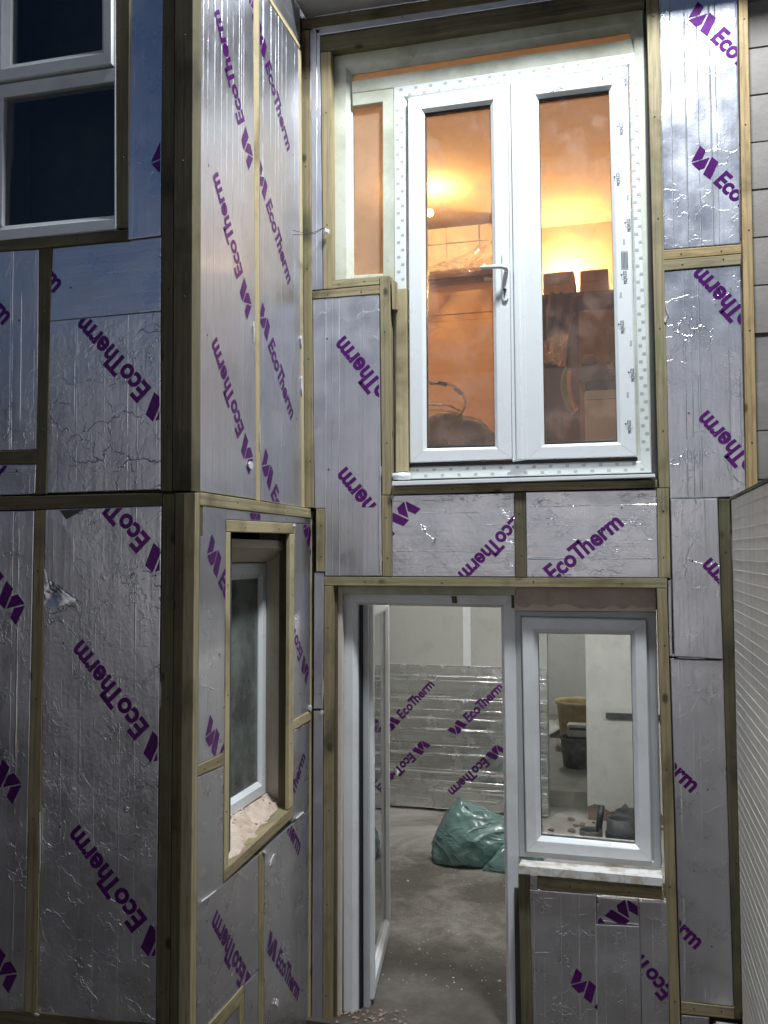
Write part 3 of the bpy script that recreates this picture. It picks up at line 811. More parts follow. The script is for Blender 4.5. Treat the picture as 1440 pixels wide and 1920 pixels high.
# film print on the right leaf: small lettering
PV, PF = text_mesh('PROFILE22', .01)
def film_print(px, ang, L=.062, asp=.27, y=YF-.0228, body=(PV, PF)):
    e = P(px[0], px[1], 1, y); d = Vector((math.cos(rad(ang)), 0, math.sin(rad(ang)))); w = Vector((-d.z, 0, d.x))
    bm = bmesh.new(); vs = [bm.verts.new(e+d*((a-.5)*L)+w*((b-.5)*L*asp)) for a, b in body[0]]
    for f in body[1]:
        try: bm.faces.new([vs[i] for i in f])
        except ValueError: pass
    # swoosh arc and dot
    def arc(r, a0, a1, wd, cx, cy, k=14):
        prev = None
        for i in range(k+1):
            t = a0+(a1-a0)*i/k
            pr = []
            for rr in (r-wd, r+wd):
                q = e+d*((cx+rr*math.cos(t))*L)+w*((cy+rr*math.sin(t))*L)
                pr.append(bm.verts.new(q))
            if prev: bm.faces.new((prev[0], prev[1], pr[1], pr[0]))
            prev = pr
    arc(.26, .5, 4.4, .008, .02, .0)
    arc(.035, 0, 6.28, .03, .25, .26, 8)
    bmesh.ops.recalc_face_normals(bm, faces=bm.faces)
    bm_obj('film_print', bm, PRINT, rl)
for q in ((1165,241),(1159,336),(1179,422),(1172,520),(1167,613),(1186,703),(1180,800),(1173,150)): film_print(q, 94)
film_print((1043,167), 188); film_print((1135,141), 188)
for q in ((1164,190),(1158,283),(1177,370),(1170,453),(1164,553),(1183,643),(1177,740)):
    slab('film_mark', [P(q[0]+dx, q[1]+dy, 1, YF-.0228) for dx, dy in ((-2,-5),(2,-5),(2,5),(-2,5))], nb, .0005, LABEL, rl, 0)
slab('film_label', [P(x, y, 1, YF-.0228) for x, y in ((1164,471),(1177,470),(1178,505),(1165,506))], nb, .0005, LABEL, rl, 0)
for k in range(5):
    slab('label_line', [P(x, y, 1, YF-.0234) for x, y in ((1165+k*2.6,473),(1166.2+k*2.6,473),(1167+k*2.6,503),(1165.8+k*2.6,503))], nb, .0005, PRINT, rl, 0)

# wires poking out of the wall left of the doors
wr = empty('loose_wires', P(612,433,1,4.28), 'thin loose dark wires poking out left of the upper doors', 'wire')
for k, dz in ((0, 0), (1, .018)):
    a = P(614,429,1,4.30); bm = bmesh.new()
    tube_bm(bm, [a, P(604,428+k,1,4.24), P(590,435+3*k,1,4.2), P(572,437+3*k,1,4.14), P(549,432+8*k,1,4.10)], .0016, 6)
    bm_obj('wire', bm, GASKET, wr)
slab('connector', [P(x, y, 1, 4.27) for x, y in ((608,427),(617,430),(616,437),(609,434))], nb, .012, UPVC_D, wr, .002)

# ------------------------------------------------------------------ lower door set
YD = 4.385
def QD(pts, y=YD): return [P(x, yy, 1, y) for x, yy in pts]
ld = empty('patio_door', P(800, 1912, 1, YD), 'open white framed glazed door downstairs, its leaf swung inward', 'door')
joinery('door_frame', QD([(641,1112),(966,1115),(977,1935),(637,1935)]), QD([(668,1134),(938,1140),(951,1990),(668,1990)]), nb, 0, -.07, UPVC_D, ld, bead=.25, drop=.025)
slab('frame_patch', [P(x, y, 1, YD-.0035) for x, y in ((846,1118),(856,1118),(858,1131),(848,1131))], nb, .002, TIM_D, ld, 0)
# rebate strips seen edge-on left
slab('rebate', [P(x, y, 1, YD+.05) for x, y in ((666,1130),(677,1130),(677,1925),(666,1925))], nb, .02, GASKET, ld, 0)
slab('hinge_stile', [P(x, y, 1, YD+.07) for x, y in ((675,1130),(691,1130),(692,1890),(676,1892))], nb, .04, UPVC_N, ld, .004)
slab('hinge_stile_groove', [P(x, y, 1, YD+.062) for x, y in ((677.5,1132),(680,1132),(681,1888),(678.5,1888))], nb, .03, GASKET, ld, 0)
# swung leaf: plane through hinge line h0 -> h1
hA = P(693, 1885, 2, 0.0); hB = P(725, 1754, 2, 0.0)
dv = (hB-hA); dv.z = 0; Lf = dv.length; dv.normalize(); nv = Vector((dv.y, -dv.x, 0))   # faces +x
def lfp(s, z): return hA+dv*s+Vector((0, 0, z))
lo_q = [lfp(0, 2.06), lfp(Lf, 2.06), lfp(Lf, .03), lfp(0, .03)]
gi_q = [lfp(.075, 1.97), lfp(Lf-.075, 1.97), lfp(Lf-.075, .13), lfp(.075, .13)]
leafo = joinery('swung_leaf', lo_q, gi_q, nv, .024, -.024, UPVC_D, ld, bead=.3, drop=.018)
pane('glass_pane', gi_q, nv, 0, GL_LOW, leafo)
bm = bmesh.new(); hq = lfp(Lf-.05, 1.0)
tube_bm(bm, [hq+nv*.03, hq+nv*.075, hq+nv*.08-dv*.02, hq+nv*.08-dv*.11], .009, 10); bm_obj('lever', bm, UPVC_D, leafo, smooth=True)

# plaster reveals round the lower openings (parts of the wall)
slab('plaster_reveal', [P(x, y, 1, 4.345) for x, y in ((632,1098),(642,1104),(638,1935),(630,1935))], nb, .03, PLASTW, wallB, .003)
slab('plaster_reveal', [P(x, y, 1, 4.35) for x, y in ((630,1098),(966,1100),(966,1116),(640,1113))], nb, .03, UPVC_G, wallB, .002)
# broken plaster over the window
bm = bmesh.new()
top = [P(964+(1229-964)*i/24, 1099+3*i/24, 1, 4.36) for i in range(25)]
bot = [P(964+(1229-964)*i/24, 1134+4*i/24+random.uniform(-3.5, 4.5), 1, 4.36) for i in range(25)]
vt = [bm.verts.new(p) for p in top]; vb = [bm.verts.new(p) for p in bot]; vc = [bm.verts.new(p+Vector((0, .03, random.uniform(-.01, .0)))) for p in bot]
for i in range(24):
    bm.faces.new((vt[i], vb[i], vb[i+1], vt[i+1])); bm.faces.new((vb[i], vc[i], vc[i+1], vb[i+1]))
bm_obj('plaster_lintel', bm, PLAST, wallB)
slab('plaster_reveal', [P(x, y, 1, 4.368) for x, y in ((964.5,1118),(1230,1121),(1229,1147),(965,1145))], nb, .02, PLASTW, wallB, 0)

# ------------------------------------------------------------------ lower window
YW = 4.39
def QW(pts, y=YW): return [P(x, yy, 1, y) for x, yy in pts]
lw = empty('lower_window', P(1100, 1620, 1, YW), 'white framed window beside the lower door with a worn cill', 'window')
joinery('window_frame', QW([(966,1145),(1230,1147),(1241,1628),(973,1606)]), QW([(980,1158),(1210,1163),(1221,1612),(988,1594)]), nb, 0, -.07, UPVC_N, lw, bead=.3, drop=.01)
sw = joinery('sash', QW([(978.5,1156.5),(1211.5,1162),(1222,1614),(987,1595)]), QW([(1008.5,1187),(1183,1189.5),(1191,1582),(1015,1566)]), nb, .02, -.05, UPVC_D, lw, bead=.3, drop=.02)
joinery('gasket', QW([(1008.5,1187),(1183,1189.5),(1191,1582),(1015,1566)]), QW([(1009.3,1187.7),(1182.2,1190.3),(1190,1581),(1015.8,1565)]), nb, .001, -.02, GASKET, sw, drop=.001)
pane('glass_pane', QW([(1008.5,1187),(1183,1189.5),(1191,1582),(1015,1566)]), nb, -.012, GL_LOW, sw)
CILL = mat_upvc('plaster_splashed_cill', (.70, .69, .66), .75, (.40, .29, .20), .5, 14, .46, .62)
bm = bmesh.new()
q = [P(974,1611,1,4.385), P(1240,1632,1,4.385)]
yf = 4.26
a0 = P(972.5,1623,1,yf); a1 = P(1243.5,1647,1,yf); zt = (a0.z+a1.z)/2
b0 = P(972.5,1638,1,yf); b1 = P(1243.5,1662,1,yf)
sec = lambda X, zf, zb, zr: [bm.verts.new((X, 4.385, zr)), bm.verts.new((X, yf, zf)), bm.verts.new((X, yf, zb)), bm.verts.new((X, yf+.02, zb)), bm.verts.new((X, 4.385, zr-.03))]
s0 = sec(a0.x, a0.z, b0.z, q[0].z); s1 = sec(a1.x-.003, a1.z, b1.z, q[1].z)
for i in range(5): bm.faces.new((s0[i], s1[i], s1[(i+1) % 5], s0[(i+1) % 5]))
bm.faces.new(s0); bm.faces.new(s1[::-1]); bmesh.ops.recalc_face_normals(bm, faces=bm.faces)
bm_obj('sill', bm, CILL, lw)

# ------------------------------------------------------------------ bay side window (in the side wall)
XWN = -1.70
def QS(pts, X): return [P(x, y, 0, X) for x, y in pts]
sw2 = empty('side_window', P(470, 1540, 0, XWN), 'narrow white framed window in the side wall, its glass grimy and dark', 'window')
nl = Vector((1, 0, 0))
def ys(x, y, X): return P(x, y, 0, X)
# opening geometry
yi0, yi1 = P(432,1300,0,-1.55).y, P(516,1300,0,-1.60).y
Wy1 = P(499,1300,0,XWN).y; Wy0 = 3.40
zt_ = P(499,1055,0,XWN).z; zb_ = P(499,1487,0,XWN).z
def rectL(y0, y1, z0, z1, X): return [Vector((X, y0, z1)), Vector((X, y1, z1)), Vector((X, y1, z0)), Vector((X, y0, z0))]
joinery('window_frame', rectL(Wy0, Wy1, zb_, zt_, XWN), rectL(Wy0+.06, Wy1-.062, zb_+.07, zt_-.075, XWN), nl, .0, -.06, UPVC, sw2, bead=.3, drop=.015)
pane('glass_pane', rectL(Wy0+.06, Wy1-.062, zb_+.07, zt_-.075, XWN), nl, -.02, GL_BAY, sw2)
# plaster reveals
yr = P(499,1300,0,XWN).y
zr_t = P(499,1020,0,XWN).z
slab('plaster_reveal', [Vector((-1.74, Wy1+.002, -1+1.0+zb_-.1)), Vector((-1.74, Wy1+.002, LWZ1)), Vector((-1.60, Wy1+.03, LWZ1)), Vector((-1.60, Wy1+.03, zb_-.1))], Vector((-.1, -1, 0)), .05, PLASTW, wallL, 0)
slab('plaster_lintel', [Vector((-1.74, Wy0-.05, zt_+.004)), Vector((-1.69, Wy1+.02, zt_+.004)), Vector((-1.60, Wy1+.02, zt_+.07)), Vector((-1.60, Wy0-.05, zt_+.07))], Vector((.3, 0, -1)).normalized(), .04, PLASTW, wallL, 0)
# rough broken plaster sill
bm = bmesh.new(); ny, nx = 26, 8; g = []
ze = P(430,1630,0,-1.55).z
for j in range(ny+1):
    r_ = []
    for i in range(nx+1):
        s, t = i/nx, j/ny
        X = -1.71+.155*s; Y = 3.38+t*(Wy1+.04-3.38)
        z = (zb_-.0)*(1-s)+(P(428,1628,0,-1.55).z+.002)*s
        z += (random.uniform(-.009, .009)+.008*math.sin(9*t*3+4*s)) if 0 < i < nx else -.004*(i == nx)
        r_.append(bm.verts.new((X, Y, z)))
    g.append(r_)
for j in range(ny):
    for i in range(nx): bm.faces.new((g[j][i], g[j][i+1], g[j+1][i+1], g[j+1][i]))
bmesh.ops.recalc_face_normals(bm, faces=bm.faces)
bm_obj('rough_sill', bm, mat_plaster('crumbling_mortar', (.60, .50, .42), (.40, .28, .20), 9, .8), wallL)
for k in range(26):
    s, t = random.random(), random.random()
    p = Vector((-1.70+.13*s, 3.5+.7*t, (zb_)*(1-s)+(ze)*s+.008)); bm = bmesh.new()
    bmesh.ops.create_icosphere(bm, subdivisions=1, radius=random.uniform(.004, .011))
    for v in bm.verts: v.co *= random.uniform(.6, 1.3)
    bm_obj('plaster_crumb', bm, PLASTW, wallL, Matrix.Translation(p))

# ------------------------------------------------------------------ dark upper left window
YV = 3.03
dw = empty('dark_window', P(100, 430, 1, YV), 'unlit window at the upper left with dark panes', 'window')
def QV(pts): return [P(x, y, 1, YV) for x, y in pts]
joinery('window_frame', QV([(-60,-220),(216,-260),(217,430),(-60,458)]), QV([(-26,-180),(213,-222),(213.5,402),(-24,425)]), nb, .0, -.06, UPVC_D, dw, bead=.3, drop=.01)
slab('transom', QV([(-26,163),(214,127),(214,152),(-26,188)]), nb, .05, UPVC_D, dw, .003)
slab('mullion', QV([(-26,186),(7,183),(3.3,423),(-26,426)]), nb, .048, UPVC_D, dw, .003)
joinery('top_sash', QV([(-24,-200),(213,-238),(213.5,124),(-24,160)]), QV([(23,-150),(192,-180),(193,95),(20,123)]), nb, .016, -.04, UPVC_D, dw, bead=.3, drop=.012)
pane('glass_pane', QV([(23,-150),(192,-180),(193,95),(20,123)]), nb, -.012, GL_DK, dw)
pane('glass_pane', QV([(7,183),(213,152),(213,402),(3,423)]), nb, -.02, GL_DK, dw)
VOID = mat_plain('unlit_room', (.012, .013, .016), .9)
bm = bmesh.new(); box_bm(bm, (-3.5, 3.32, .0), (-1.82, 4.35, 6.3)); bmesh.ops.reverse_faces(bm, faces=bm.faces)
sets(bm_obj('unlit_bay_room', bm, VOID), 'dark unlit room inside the bay behind the dirty windows', kind='structure')

# ------------------------------------------------------------------ right side: block wall strip and ribbed boundary board
bw = empty('block_wall', (.9, 4.36, 2.0), 'grey rough block wall at the far right beyond the last stud', 'wall')
zc = 2.2
for j in range(19):
    for i in range(2):
        x0 = .52+.44*i-(.22 if j % 2 else 0); z0 = 2.2+.225*j
        lo = Vector((max(x0, .45)+.002, 4.345+random.uniform(0, .003), z0+.002)); hi = Vector((x0+.44-.002, 4.45, z0+.223))
        if hi.x < .5: continue
        if j == 4 and i == 0: hi.x = lo.x+.06
        box('block', lo, hi, BLOCK, bw, .003)
box('mortar_bed', (.42, 4.354, 2.1), (1.3, 4.44, 6.45), mat_plaster('mortar', (.24, .22, .205), (.17, .155, .14), 3), bw)

XR = .478
rb = empty('boundary_board', (XR, 3.4, 0), 'cream ribbed board wall along the right edge', 'wall')
ztop = 2.555
hgt = .0445
pm = None
for j in range(int(ztop/hgt)):
    z1 = ztop-j*hgt; z0 = z1-hgt
    bm = bmesh.new(); box_bm(bm, (0, -1.05, 0), (.03, 1.05, hgt-.0012))
    if pm is None:
        pmo = bm_obj('plank', bm, CLAD, rb, Matrix.Translation((XR, 3.2, z0))); pm = pmo.data
    else:
        bm.free(); o = bpy.data.objects.new('plank', pm); link(o, rb, Matrix.Translation((XR+random.uniform(0, .001), 3.2, z0)))
bmR = bmesh.new(); tube_bm(bmR, [(0, -1.05, 0), (0, 1.05, 0)], .0014, 5)
rm = None
for j in range(int(ztop/hgt)):
    z0 = ztop-(j+1)*hgt+hgt-.0022
    if rm is None: o = bm_obj('ridge', bmR, RIDGE, rb, Matrix.Translation((XR+.001, 3.2, z0))); rm = o.data
    else: o = bpy.data.objects.new('ridge', rm); link(o, rb, Matrix.Translation((XR+.001, 3.2, z0)))
box('backing', (XR+.03, 2.15, -.02), (XR+.10, 4.25, ztop), BLOCK, rb)
box('capping', (XR-.006, 2.15, ztop), (XR+.11, 4.26, ztop+.012), TIM_D, rb)
cb = box('concrete_lump', (.36, 4.10, -.02), (.47, 4.29, .235), mat_plaster('pebbled_concrete', (.34, .30, .26), (.14, .12, .11), 25, .9), None, .01)
sets(cb, 'speckled concrete lump at the foot of the last right stud', 'block')

# ------------------------------------------------------------------ lower room
RY = 8.02
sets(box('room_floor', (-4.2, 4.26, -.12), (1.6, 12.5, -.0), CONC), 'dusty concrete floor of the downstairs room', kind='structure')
sets(holed_wall('room_back_wall', 1, RY, RY+.14, (-4.2, 1.6, 0, 2.5), [(-.66, -.325, -.1, 2.1)], ROOM, None), 'plastered back wall of the downstairs room with an opening', kind='structure')
sets(box('room_left_wall', (-4.3, 4.64, 0), (-4.2, 12.5, 2.5), ROOM), 'left wall of the downstairs room', kind='structure')
sets(box('room_right_wall', (1.6, 4.64, 0), (1.7, 12.5, 2.5), ROOMP), 'right wall of the downstairs room', kind='structure')
sets(box('room_ceiling', (-4.2, 4.64, 2.46), (1.6, 12.5, 2.5), ROOMP), 'ceiling of the downstairs room', kind='structure')
sets(box('room_front_lining', (-4.2, 4.625, 0), (-1.92, 4.70, 2.46), ROOMP), 'inner lining of the front wall downstairs', kind='structure')
sets(box('rear_wall', (-4.2, 12.2, 0), (1.6, 12.3, 2.5), ROOMP), 'pale far wall seen through the opening', kind='structure')
sets(box('rear_floor_slab', (-4.2, RY+.30, 0.0), (1.6, 12.2, .15), mat_plaster('raised_concrete', (.34, .33, .30), (.22, .21, .19), 1.5)), 'raised concrete slab in the rear room', kind='structure')
# pale pier face right of the opening, with broken foot
pr = empty('plaster_pier', (.2, 7.98, 0), 'pale plastered pier seen through the lower window, its foot broken away', 'wall')
bm = bmesh.new(); k = 30
xs = [-.325+1.9*i/k for i in range(k+1)]
vt = [bm.verts.new((x, 7.985, 2.46)) for x in xs]; vb = [bm.verts.new((x, 7.985, .10+.05*math.sin(i*1.7)+random.uniform(-.03, .04))) for i, x in enumerate(xs)]
wt = [bm.verts.new((x, 8.018, 2.46)) for x in xs]; wb = [bm.verts.new((v.co.x, 8.018, v.co.z)) for v in vb]
for i in range(k):
    bm.faces.new((vt[i], vb[i], vb[i+1], vt[i+1])); bm.faces.new((vb[i], wb[i], wb[i+1], vb[i+1]))
bm.faces.new((vt[0], wt[0], wb[0], vb[0])); bmesh.ops.recalc_face_normals(bm, faces=bm.faces)
bm_obj('plaster_skin', bm, ROOMP, pr)
box('masonry_core', (-.323, 8.0, 0), (1.59, 8.016, 2.455), BRICKP, pr)
box('grey_pipe', (-.16, 7.955, .905-.02), (.5, 7.983, .935), GREYP, pr, .004)
for k in range(22):
    x = random.uniform(-.75, .3); y = random.uniform(7.6, 8.0); bm = bmesh.new()
    bmesh.ops.create_icosphere(bm, subdivisions=1, radius=random.uniform(.015, .04))
    for v in bm.verts: v.co *= random.uniform(.6, 1.3); v.co.z *= .5
    o = bm_obj('masonry_lump', bm, BRICKP, None, Matrix.Translation((x, y, .01)))
    sets(o, 'small broken masonry lump scattered at the foot of the pier and step', 'rubble', 'masonry lumps below the pier')
#dc = box('damp_course', (-1.0, RY-.0, 0), (-.66, RY+.05, .0) , BRICKP) if False else None
# white jointing strip
sets(box('jointing_strip', (P(868,1140,1,RY).x, RY-.006, P(870,1260,1,RY).z), (P(882,1140,1,RY).x, RY-.001, 2.45), UPVC), 'white vertical strip on the grey wall above the leaning board', 'strip')

# leaning foil board in the room (two thick)
def iboard(dy, x0, x1, zt, mat, lbl, logos):
    tilt = .05
    pts = [Vector((x0, RY-.05-dy+.0, zt)), Vector((x1, RY-.05-dy, zt)), Vector((x1, RY-.05-dy-tilt, .025)), Vector((x0, RY-.05-dy-tilt, .025))]
    n = (pts[1]-pts[0]).cross(pts[2]-pts[1]).normalized()
    if n.y > 0: n = -n
    o = slab('insulation_board', pts, n, .05, mat, None, .003, EDGE)
    sets(o, lbl, 'board')
    for lg in logos: print_on(o, pts, P(*lg[0], 1, RY-.08-dy), mm=P(*lg[1], 1, RY-.08-dy))
    return o
zb = 1.30
FI = mat_foil('foil_room_board', .3, 1.5, lsc=5, lw=2.4, rough=.22, wav=.7, tint=(.74,.75,.73), pres=.42, ribs=.8)
ib = iboard(.0, -2.62, -.66, zb-.0, FI, 'big foil board leaning on its long edge indoors, seen through the open door',
    [((748,1343),(808,1279)), ((873,1349),(938,1285)), ((775,1417),(715,1478)), ((913,1426),(846,1488))])
ib2 = None #(.062, -2.75, -.685, zb-.006, FI, 'second foil board directly behind the first, only its edge showing', []) if False else None

# rubble bag
from mathutils import noise as mn
def hull_bm(pts):
    bm = bmesh.new(); vs = [bm.verts.new(p) for p in pts]
    r = bmesh.ops.convex_hull(bm, input=vs)
    bmesh.ops.delete(bm, geom=[v for v in bm.verts if not v.link_faces], context='VERTS')
    bmesh.ops.recalc_face_normals(bm, faces=bm.faces); return bm
def bag():
    A_ = [(-.28,-.10,.0),(-.285,-.08,.19),(-.20,-.12,.33),(-.13,-.06,.42),(-.095,-.03,.485),(-.03,-.08,.41),(.10,-.10,.37),(.30,-.08,.31),(.48,-.02,.21),(.52,-.05,.0),(.12,-.20,.02),(-.06,-.22,.15),(.06,-.22,.24),(-.18,-.20,.04),(-.15,-.2,.2),
          (-.27,.12,.0),(-.27,.12,.16),(-.12,.12,.38),(.2,.2,.3),(.5,.15,.0),(.45,.12,.18),(0,.22,.0)]
    B_ = [(.06,-.24,.0),(.10,-.25,.07),(.20,-.25,.15),(.36,-.22,.19),(.50,-.18,.16),(.52,-.2,.0),(.28,-.29,.02),(.3,-.27,.1),(.1,-.1,.0),(.5,-.05,.0),(.3,-.1,.2)]
    bm = hull_bm(A_); b2 = hull_bm(B_); me = bpy.data.meshes.new('t'); b2.to_mesh(me); b2.free(); bm.from_mesh(me); bpy.data.meshes.remove(me)
    bmesh.ops.subdivide_edges(bm, edges=list(bm.edges), cuts=5, use_grid_fill=True, smooth=.25)
    bmesh.ops.triangulate(bm, faces=list(bm.faces))
    bm.normal_update()
    for v in bm.verts:
        q = v.co*6+Vector((3, 1, 7)); f = (1-abs(mn.noise(q)))**6+.6*(1-abs(mn.noise(q*1.9)))**6
        v.co += v.normal*(f*.016-.01); v.co.z = max(.002, v.co.z)
    C_ = hull_bm([(-.15,-.07,.36),(-.108,-.05,.515),(-.085,-.045,.51),(-.02,-.09,.43),(-.06,-.02,.38),(-.12,-.01,.38)]); me = bpy.data.meshes.new('t'); C_.to_mesh(me); C_.free(); bm.from_mesh(me); bpy.data.meshes.remove(me)
    for v in bm.verts: v.co.z *= .93
    o = bm_obj('rubble_bag', bm, BAG, None, Matrix.Translation(P(880, 1622, 2, 0.0)+Vector((0, .12, 0))) @ Matrix.Rotation(rad(12), 4, 'Z'), smooth=True)
    return sets(o, 'green plastic rubble sack slumped on the floor inside the open door', 'bag')
s = N('green_sack_plastic'); v = s.coord()
def ridged(sc, seed):
    mp_ = s.n('ShaderNodeMapping'); s.l(v, mp_.inputs[0]); mp_.inputs['Location'].default_value = (seed, seed*2, 0); mp_.inputs['Scale'].default_value = (1, 1, 1.8)
    nz = s.noise(mp_.outputs[0], sc, 2, .5, .8)
    return s.ramp(s.math('ABSOLUTE', s.math('SUBTRACT', nz, .5)), 0, .09, 1, 0)
hh = s.math('ADD', ridged(1.9, 1.3), s.math('MULTIPLY', ridged(4.5, 4.1), .4))
hh = s.math('ADD', hh, s.math('MULTIPLY', s.noise(v, 16, 2), .18))
BAG = s.set(s.mix(s.ramp(s.noise(v, 4, 3), .4, .7), (.17, .29, .275), (.13, .225, .215)), .20, 0, .6, s.bump(hh, .55, .02))
bag()

# buckets, tub
def bucket(name, c, r, h, mat, label, cat='bucket', scale=1, handle=True):
    root = empty(name, c, label, cat)
    lathe('body', [(r*.74, 0), (r*.80, h*.02), (r*.97, h*.93), (r*1.04, h*.94), (r*1.04, h), (r*.98, h), (r*.93, h*.93), (r*.76, h*.05), (r*.3, h*.05)], c, mat, root)
    if handle:
        tube('wire_handle', [Vector(c)+Vector((r*1.04*math.cos(t), -r*.3*math.sin(t)-r*.35, h*.93-r*.75*math.sin(t))) for t in [math.pi*i/12 for i in range(13)]], .004, CHROME, root, 6)
    return root
YEL = mat_plain('yellow_plastic', (.52, .40, .15), .5, var=.2, vsc=9)
BKB = mat_plain('mortar_splashed_black', (.028, .03, .032), .6, var=.3, vsc=14, col2=(.11, .11, .105))
c1 = P(1080,1430,2,.15); bucket('yellow_bucket', c1+Vector((-.0, .75, 0)), .25, .52, YEL, 'big yellow builders bucket behind the black bucket in the rear room', handle=False)
c2 = P(1083,1437,2,.15); bucket('black_bucket', c2, .175, .30, BKB, 'black mortar splashed bucket in front of the yellow one')
tb = box('paint_tub', (c2.x-.1, c2.y-.06, .455), (c2.x+.12, c2.y+.10, .575), mat_plain('white_tub', (.62, .62, .60), .4), None, .012)
sets(tb, 'white oblong tub resting on the black bucket', 'tub')
box('grip_recess', (c2.x-.075, c2.y-.064, .525), (c2.x+.09, c2.y-.061, .55), GREYP, tb, 0)
bm = bmesh.new(); bmesh.ops.create_grid(bm, x_segments=24, y_segments=18, size=.5)
for v in bm.verts: v.co = Vector((v.co.x*.75, v.co.y*.9, .06+.05*math.sin(v.co.x*9)*math.cos(v.co.y*7)+random.uniform(0, .012)))
o = bm_obj('dust_sheet', bm, mat_plain('crumpled_white_sheet', (.62, .61, .57), .85), None, Matrix.Translation((-1.05, 11.1, .16)), smooth=True)
sets(o, 'crumpled white dust sheet on the rear floor left of the yellow bucket', 'sheet')
# soil pipes
def soil(name, px, r, h, mat, lbl, collar=True):
    c = P(px[0], px[1], 2, 0)
    root = empty(name, c, lbl, 'pipe')
    lathe('collar', [(r, 0), (r, h), (r*.86, h), (r*.86, h-.02), (r*.6, h*.5)], c, mat, root)
    if collar: lathe('pipe_socket', [(r*1.08, 0), (r*1.1, h*.6), (r*1.0, h*.62), (r*1.0, h*.2)], c, BLACKP, root)
    return root
soil('soil_pipe_stub', (1108,1592), .085, .15, GREYP, 'low dark grey pipe stub left of the thin black pipe behind the lower window')
soil('soil_pipe_stub', (1163,1600), .10, .27, GREYP, 'larger dark grey pipe collar right of the thin black pipe')
soil('soil_pipe_stub', (1180,1560), .11, .17, GREYP, 'dark pipe stub furthest back at the right edge of the lower window')
c = P(1124,1588,2,0); o = tube('thin_pipe', [c, c+Vector((0, 0, .16)), c+Vector((.02, .01, .32))], .027, BLACKP); sets(o, 'thin black pipe standing upright between the grey pipe stubs', 'pipe')

# floor debris: chips
chipm = []
for k in range(4):
    bm = bmesh.new(); bmesh.ops.create_icosphere(bm, subdivisions=1, radius=1)
    for v in bm.verts: v.co *= random.uniform(.5, 1.3); v.co.z *= .45
    me = bpy.data.meshes.new('chip'); bm.to_mesh(me); bm.free(); me.materials.append(PLASTW if k else WHITEP); chipm.append(me)
bm = bmesh.new()
for k in range(420):
    y = random.uniform(4.75, 8.0); x = random.uniform(-2.1, .5) if y > 6 else random.uniform(-1.35, -.5)
    sct = random.choice([.003, .004, .005, .007]) if random.random() < .95 else .014
    bb = bmesh.new(); bb.from_mesh(random.choice(chipm)); bmesh.ops.transform(bb, matrix=Matrix.Translation((x, y, .001)) @ Matrix.Rotation(random.random()*6, 4, 'Z') @ Matrix.Scale(sct, 4), verts=bb.verts)
    me = bpy.data.meshes.new('x'); bb.to_mesh(me); bb.free(); bm.from_mesh(me); bpy.data.meshes.remove(me)
sets(bm_obj('floor_grit', bm, PLASTW), 'plaster chips and grit scattered over the concrete floor', 'grit', kind='stuff')
bm = bmesh.new()
for k in range(90):
    p = P(random.uniform(625, 760), random.uniform(1895, 1935), 2, 0)
    bb = bmesh.new(); bb.from_mesh(random.choice(chipm)); bmesh.ops.transform(bb, matrix=Matrix.Translation((p.x, p.y, .004)) @ Matrix.Rotation(random.random()*6, 4, 'Z') @ Matrix.Scale(random.uniform(.005, .014), 4), verts=bb.verts)
    me = bpy.data.meshes.new('x'); bb.to_mesh(me); bb.free(); bm.from_mesh(me); bpy.data.meshes.remove(me)
sets(bm_obj('threshold_rubble', bm, BRICKP), 'reddish crumbled masonry along the threshold of the open door', 'rubble', kind='stuff')

def lamp(name, loc, power, col, r, label, size=.12, emit=30):
    root = empty(name, loc, label, 'lamp')
    bm = bmesh.new(); bmesh.ops.create_uvsphere(bm, u_segments=16, v_segments=10, radius=r)
    bm_obj('bulb', bm, mat_emit(name+'_glow', col, emit), root, Matrix.Translation(loc), smooth=True)
    ld_ = bpy.data.lights.new(name+'_light', 'POINT'); ld_.energy = power; ld_.color = col; ld_.shadow_soft_size = r*1.05
    lo = bpy.data.objects.new('bulb_light', ld_); link(lo, root, Matrix.Translation(loc))
    return root
NEU = (1, .985, .95)
lamp("ceiling_bulb", Vector((-1.3, 6.3, 2.22)), 400, NEU, .05, 'bare bulb hanging from the downstairs ceiling')
lamp('ceiling_bulb', Vector((.3, 6.2, 2.22)), 280, NEU, .05, 'bare bulb over the pipes in the downstairs room')
lamp('ceiling_bulb', Vector((-.7, 10.5, 2.28)), 380, NEU, .05, 'bare bulb in the rear room beyond the opening')

# ------------------------------------------------------------------ upstairs room
UZ, UC = 2.66, 5.17
sets(box('upper_floor', (-3.4, 4.64, 2.52), (1.6, 8.3, UZ), WARMW), 'floor of the upstairs room', kind='structure')
sets(box('upper_ceiling', (-3.4, 4.375, UC), (1.6, 8.3, UC+.12), WARMC), 'orange lit ceiling of the upstairs room', kind='structure')
sets(box('upper_back_wall', (-3.4, 7.75, UZ), (1.6, 7.85, UC), WARMW), 'back wall of the upstairs room', kind='structure')
sets(box('upper_left_wall', (-3.4, 4.64, UZ), (-3.3, 7.75, UC), WARMW), 'left wall of the upstairs room', kind='structure')
sets(box('upper_right_wall', (1.5, 4.64, UZ), (1.6, 7.75, UC), WARMW), 'right wall of the upstairs room', kind='structure')
sets(box('upper_front_lining', (-3.3, 4.625, UZ), (-1.42, 4.66, UC), WARMW), 'inner lining left of the upper doors', kind='structure')
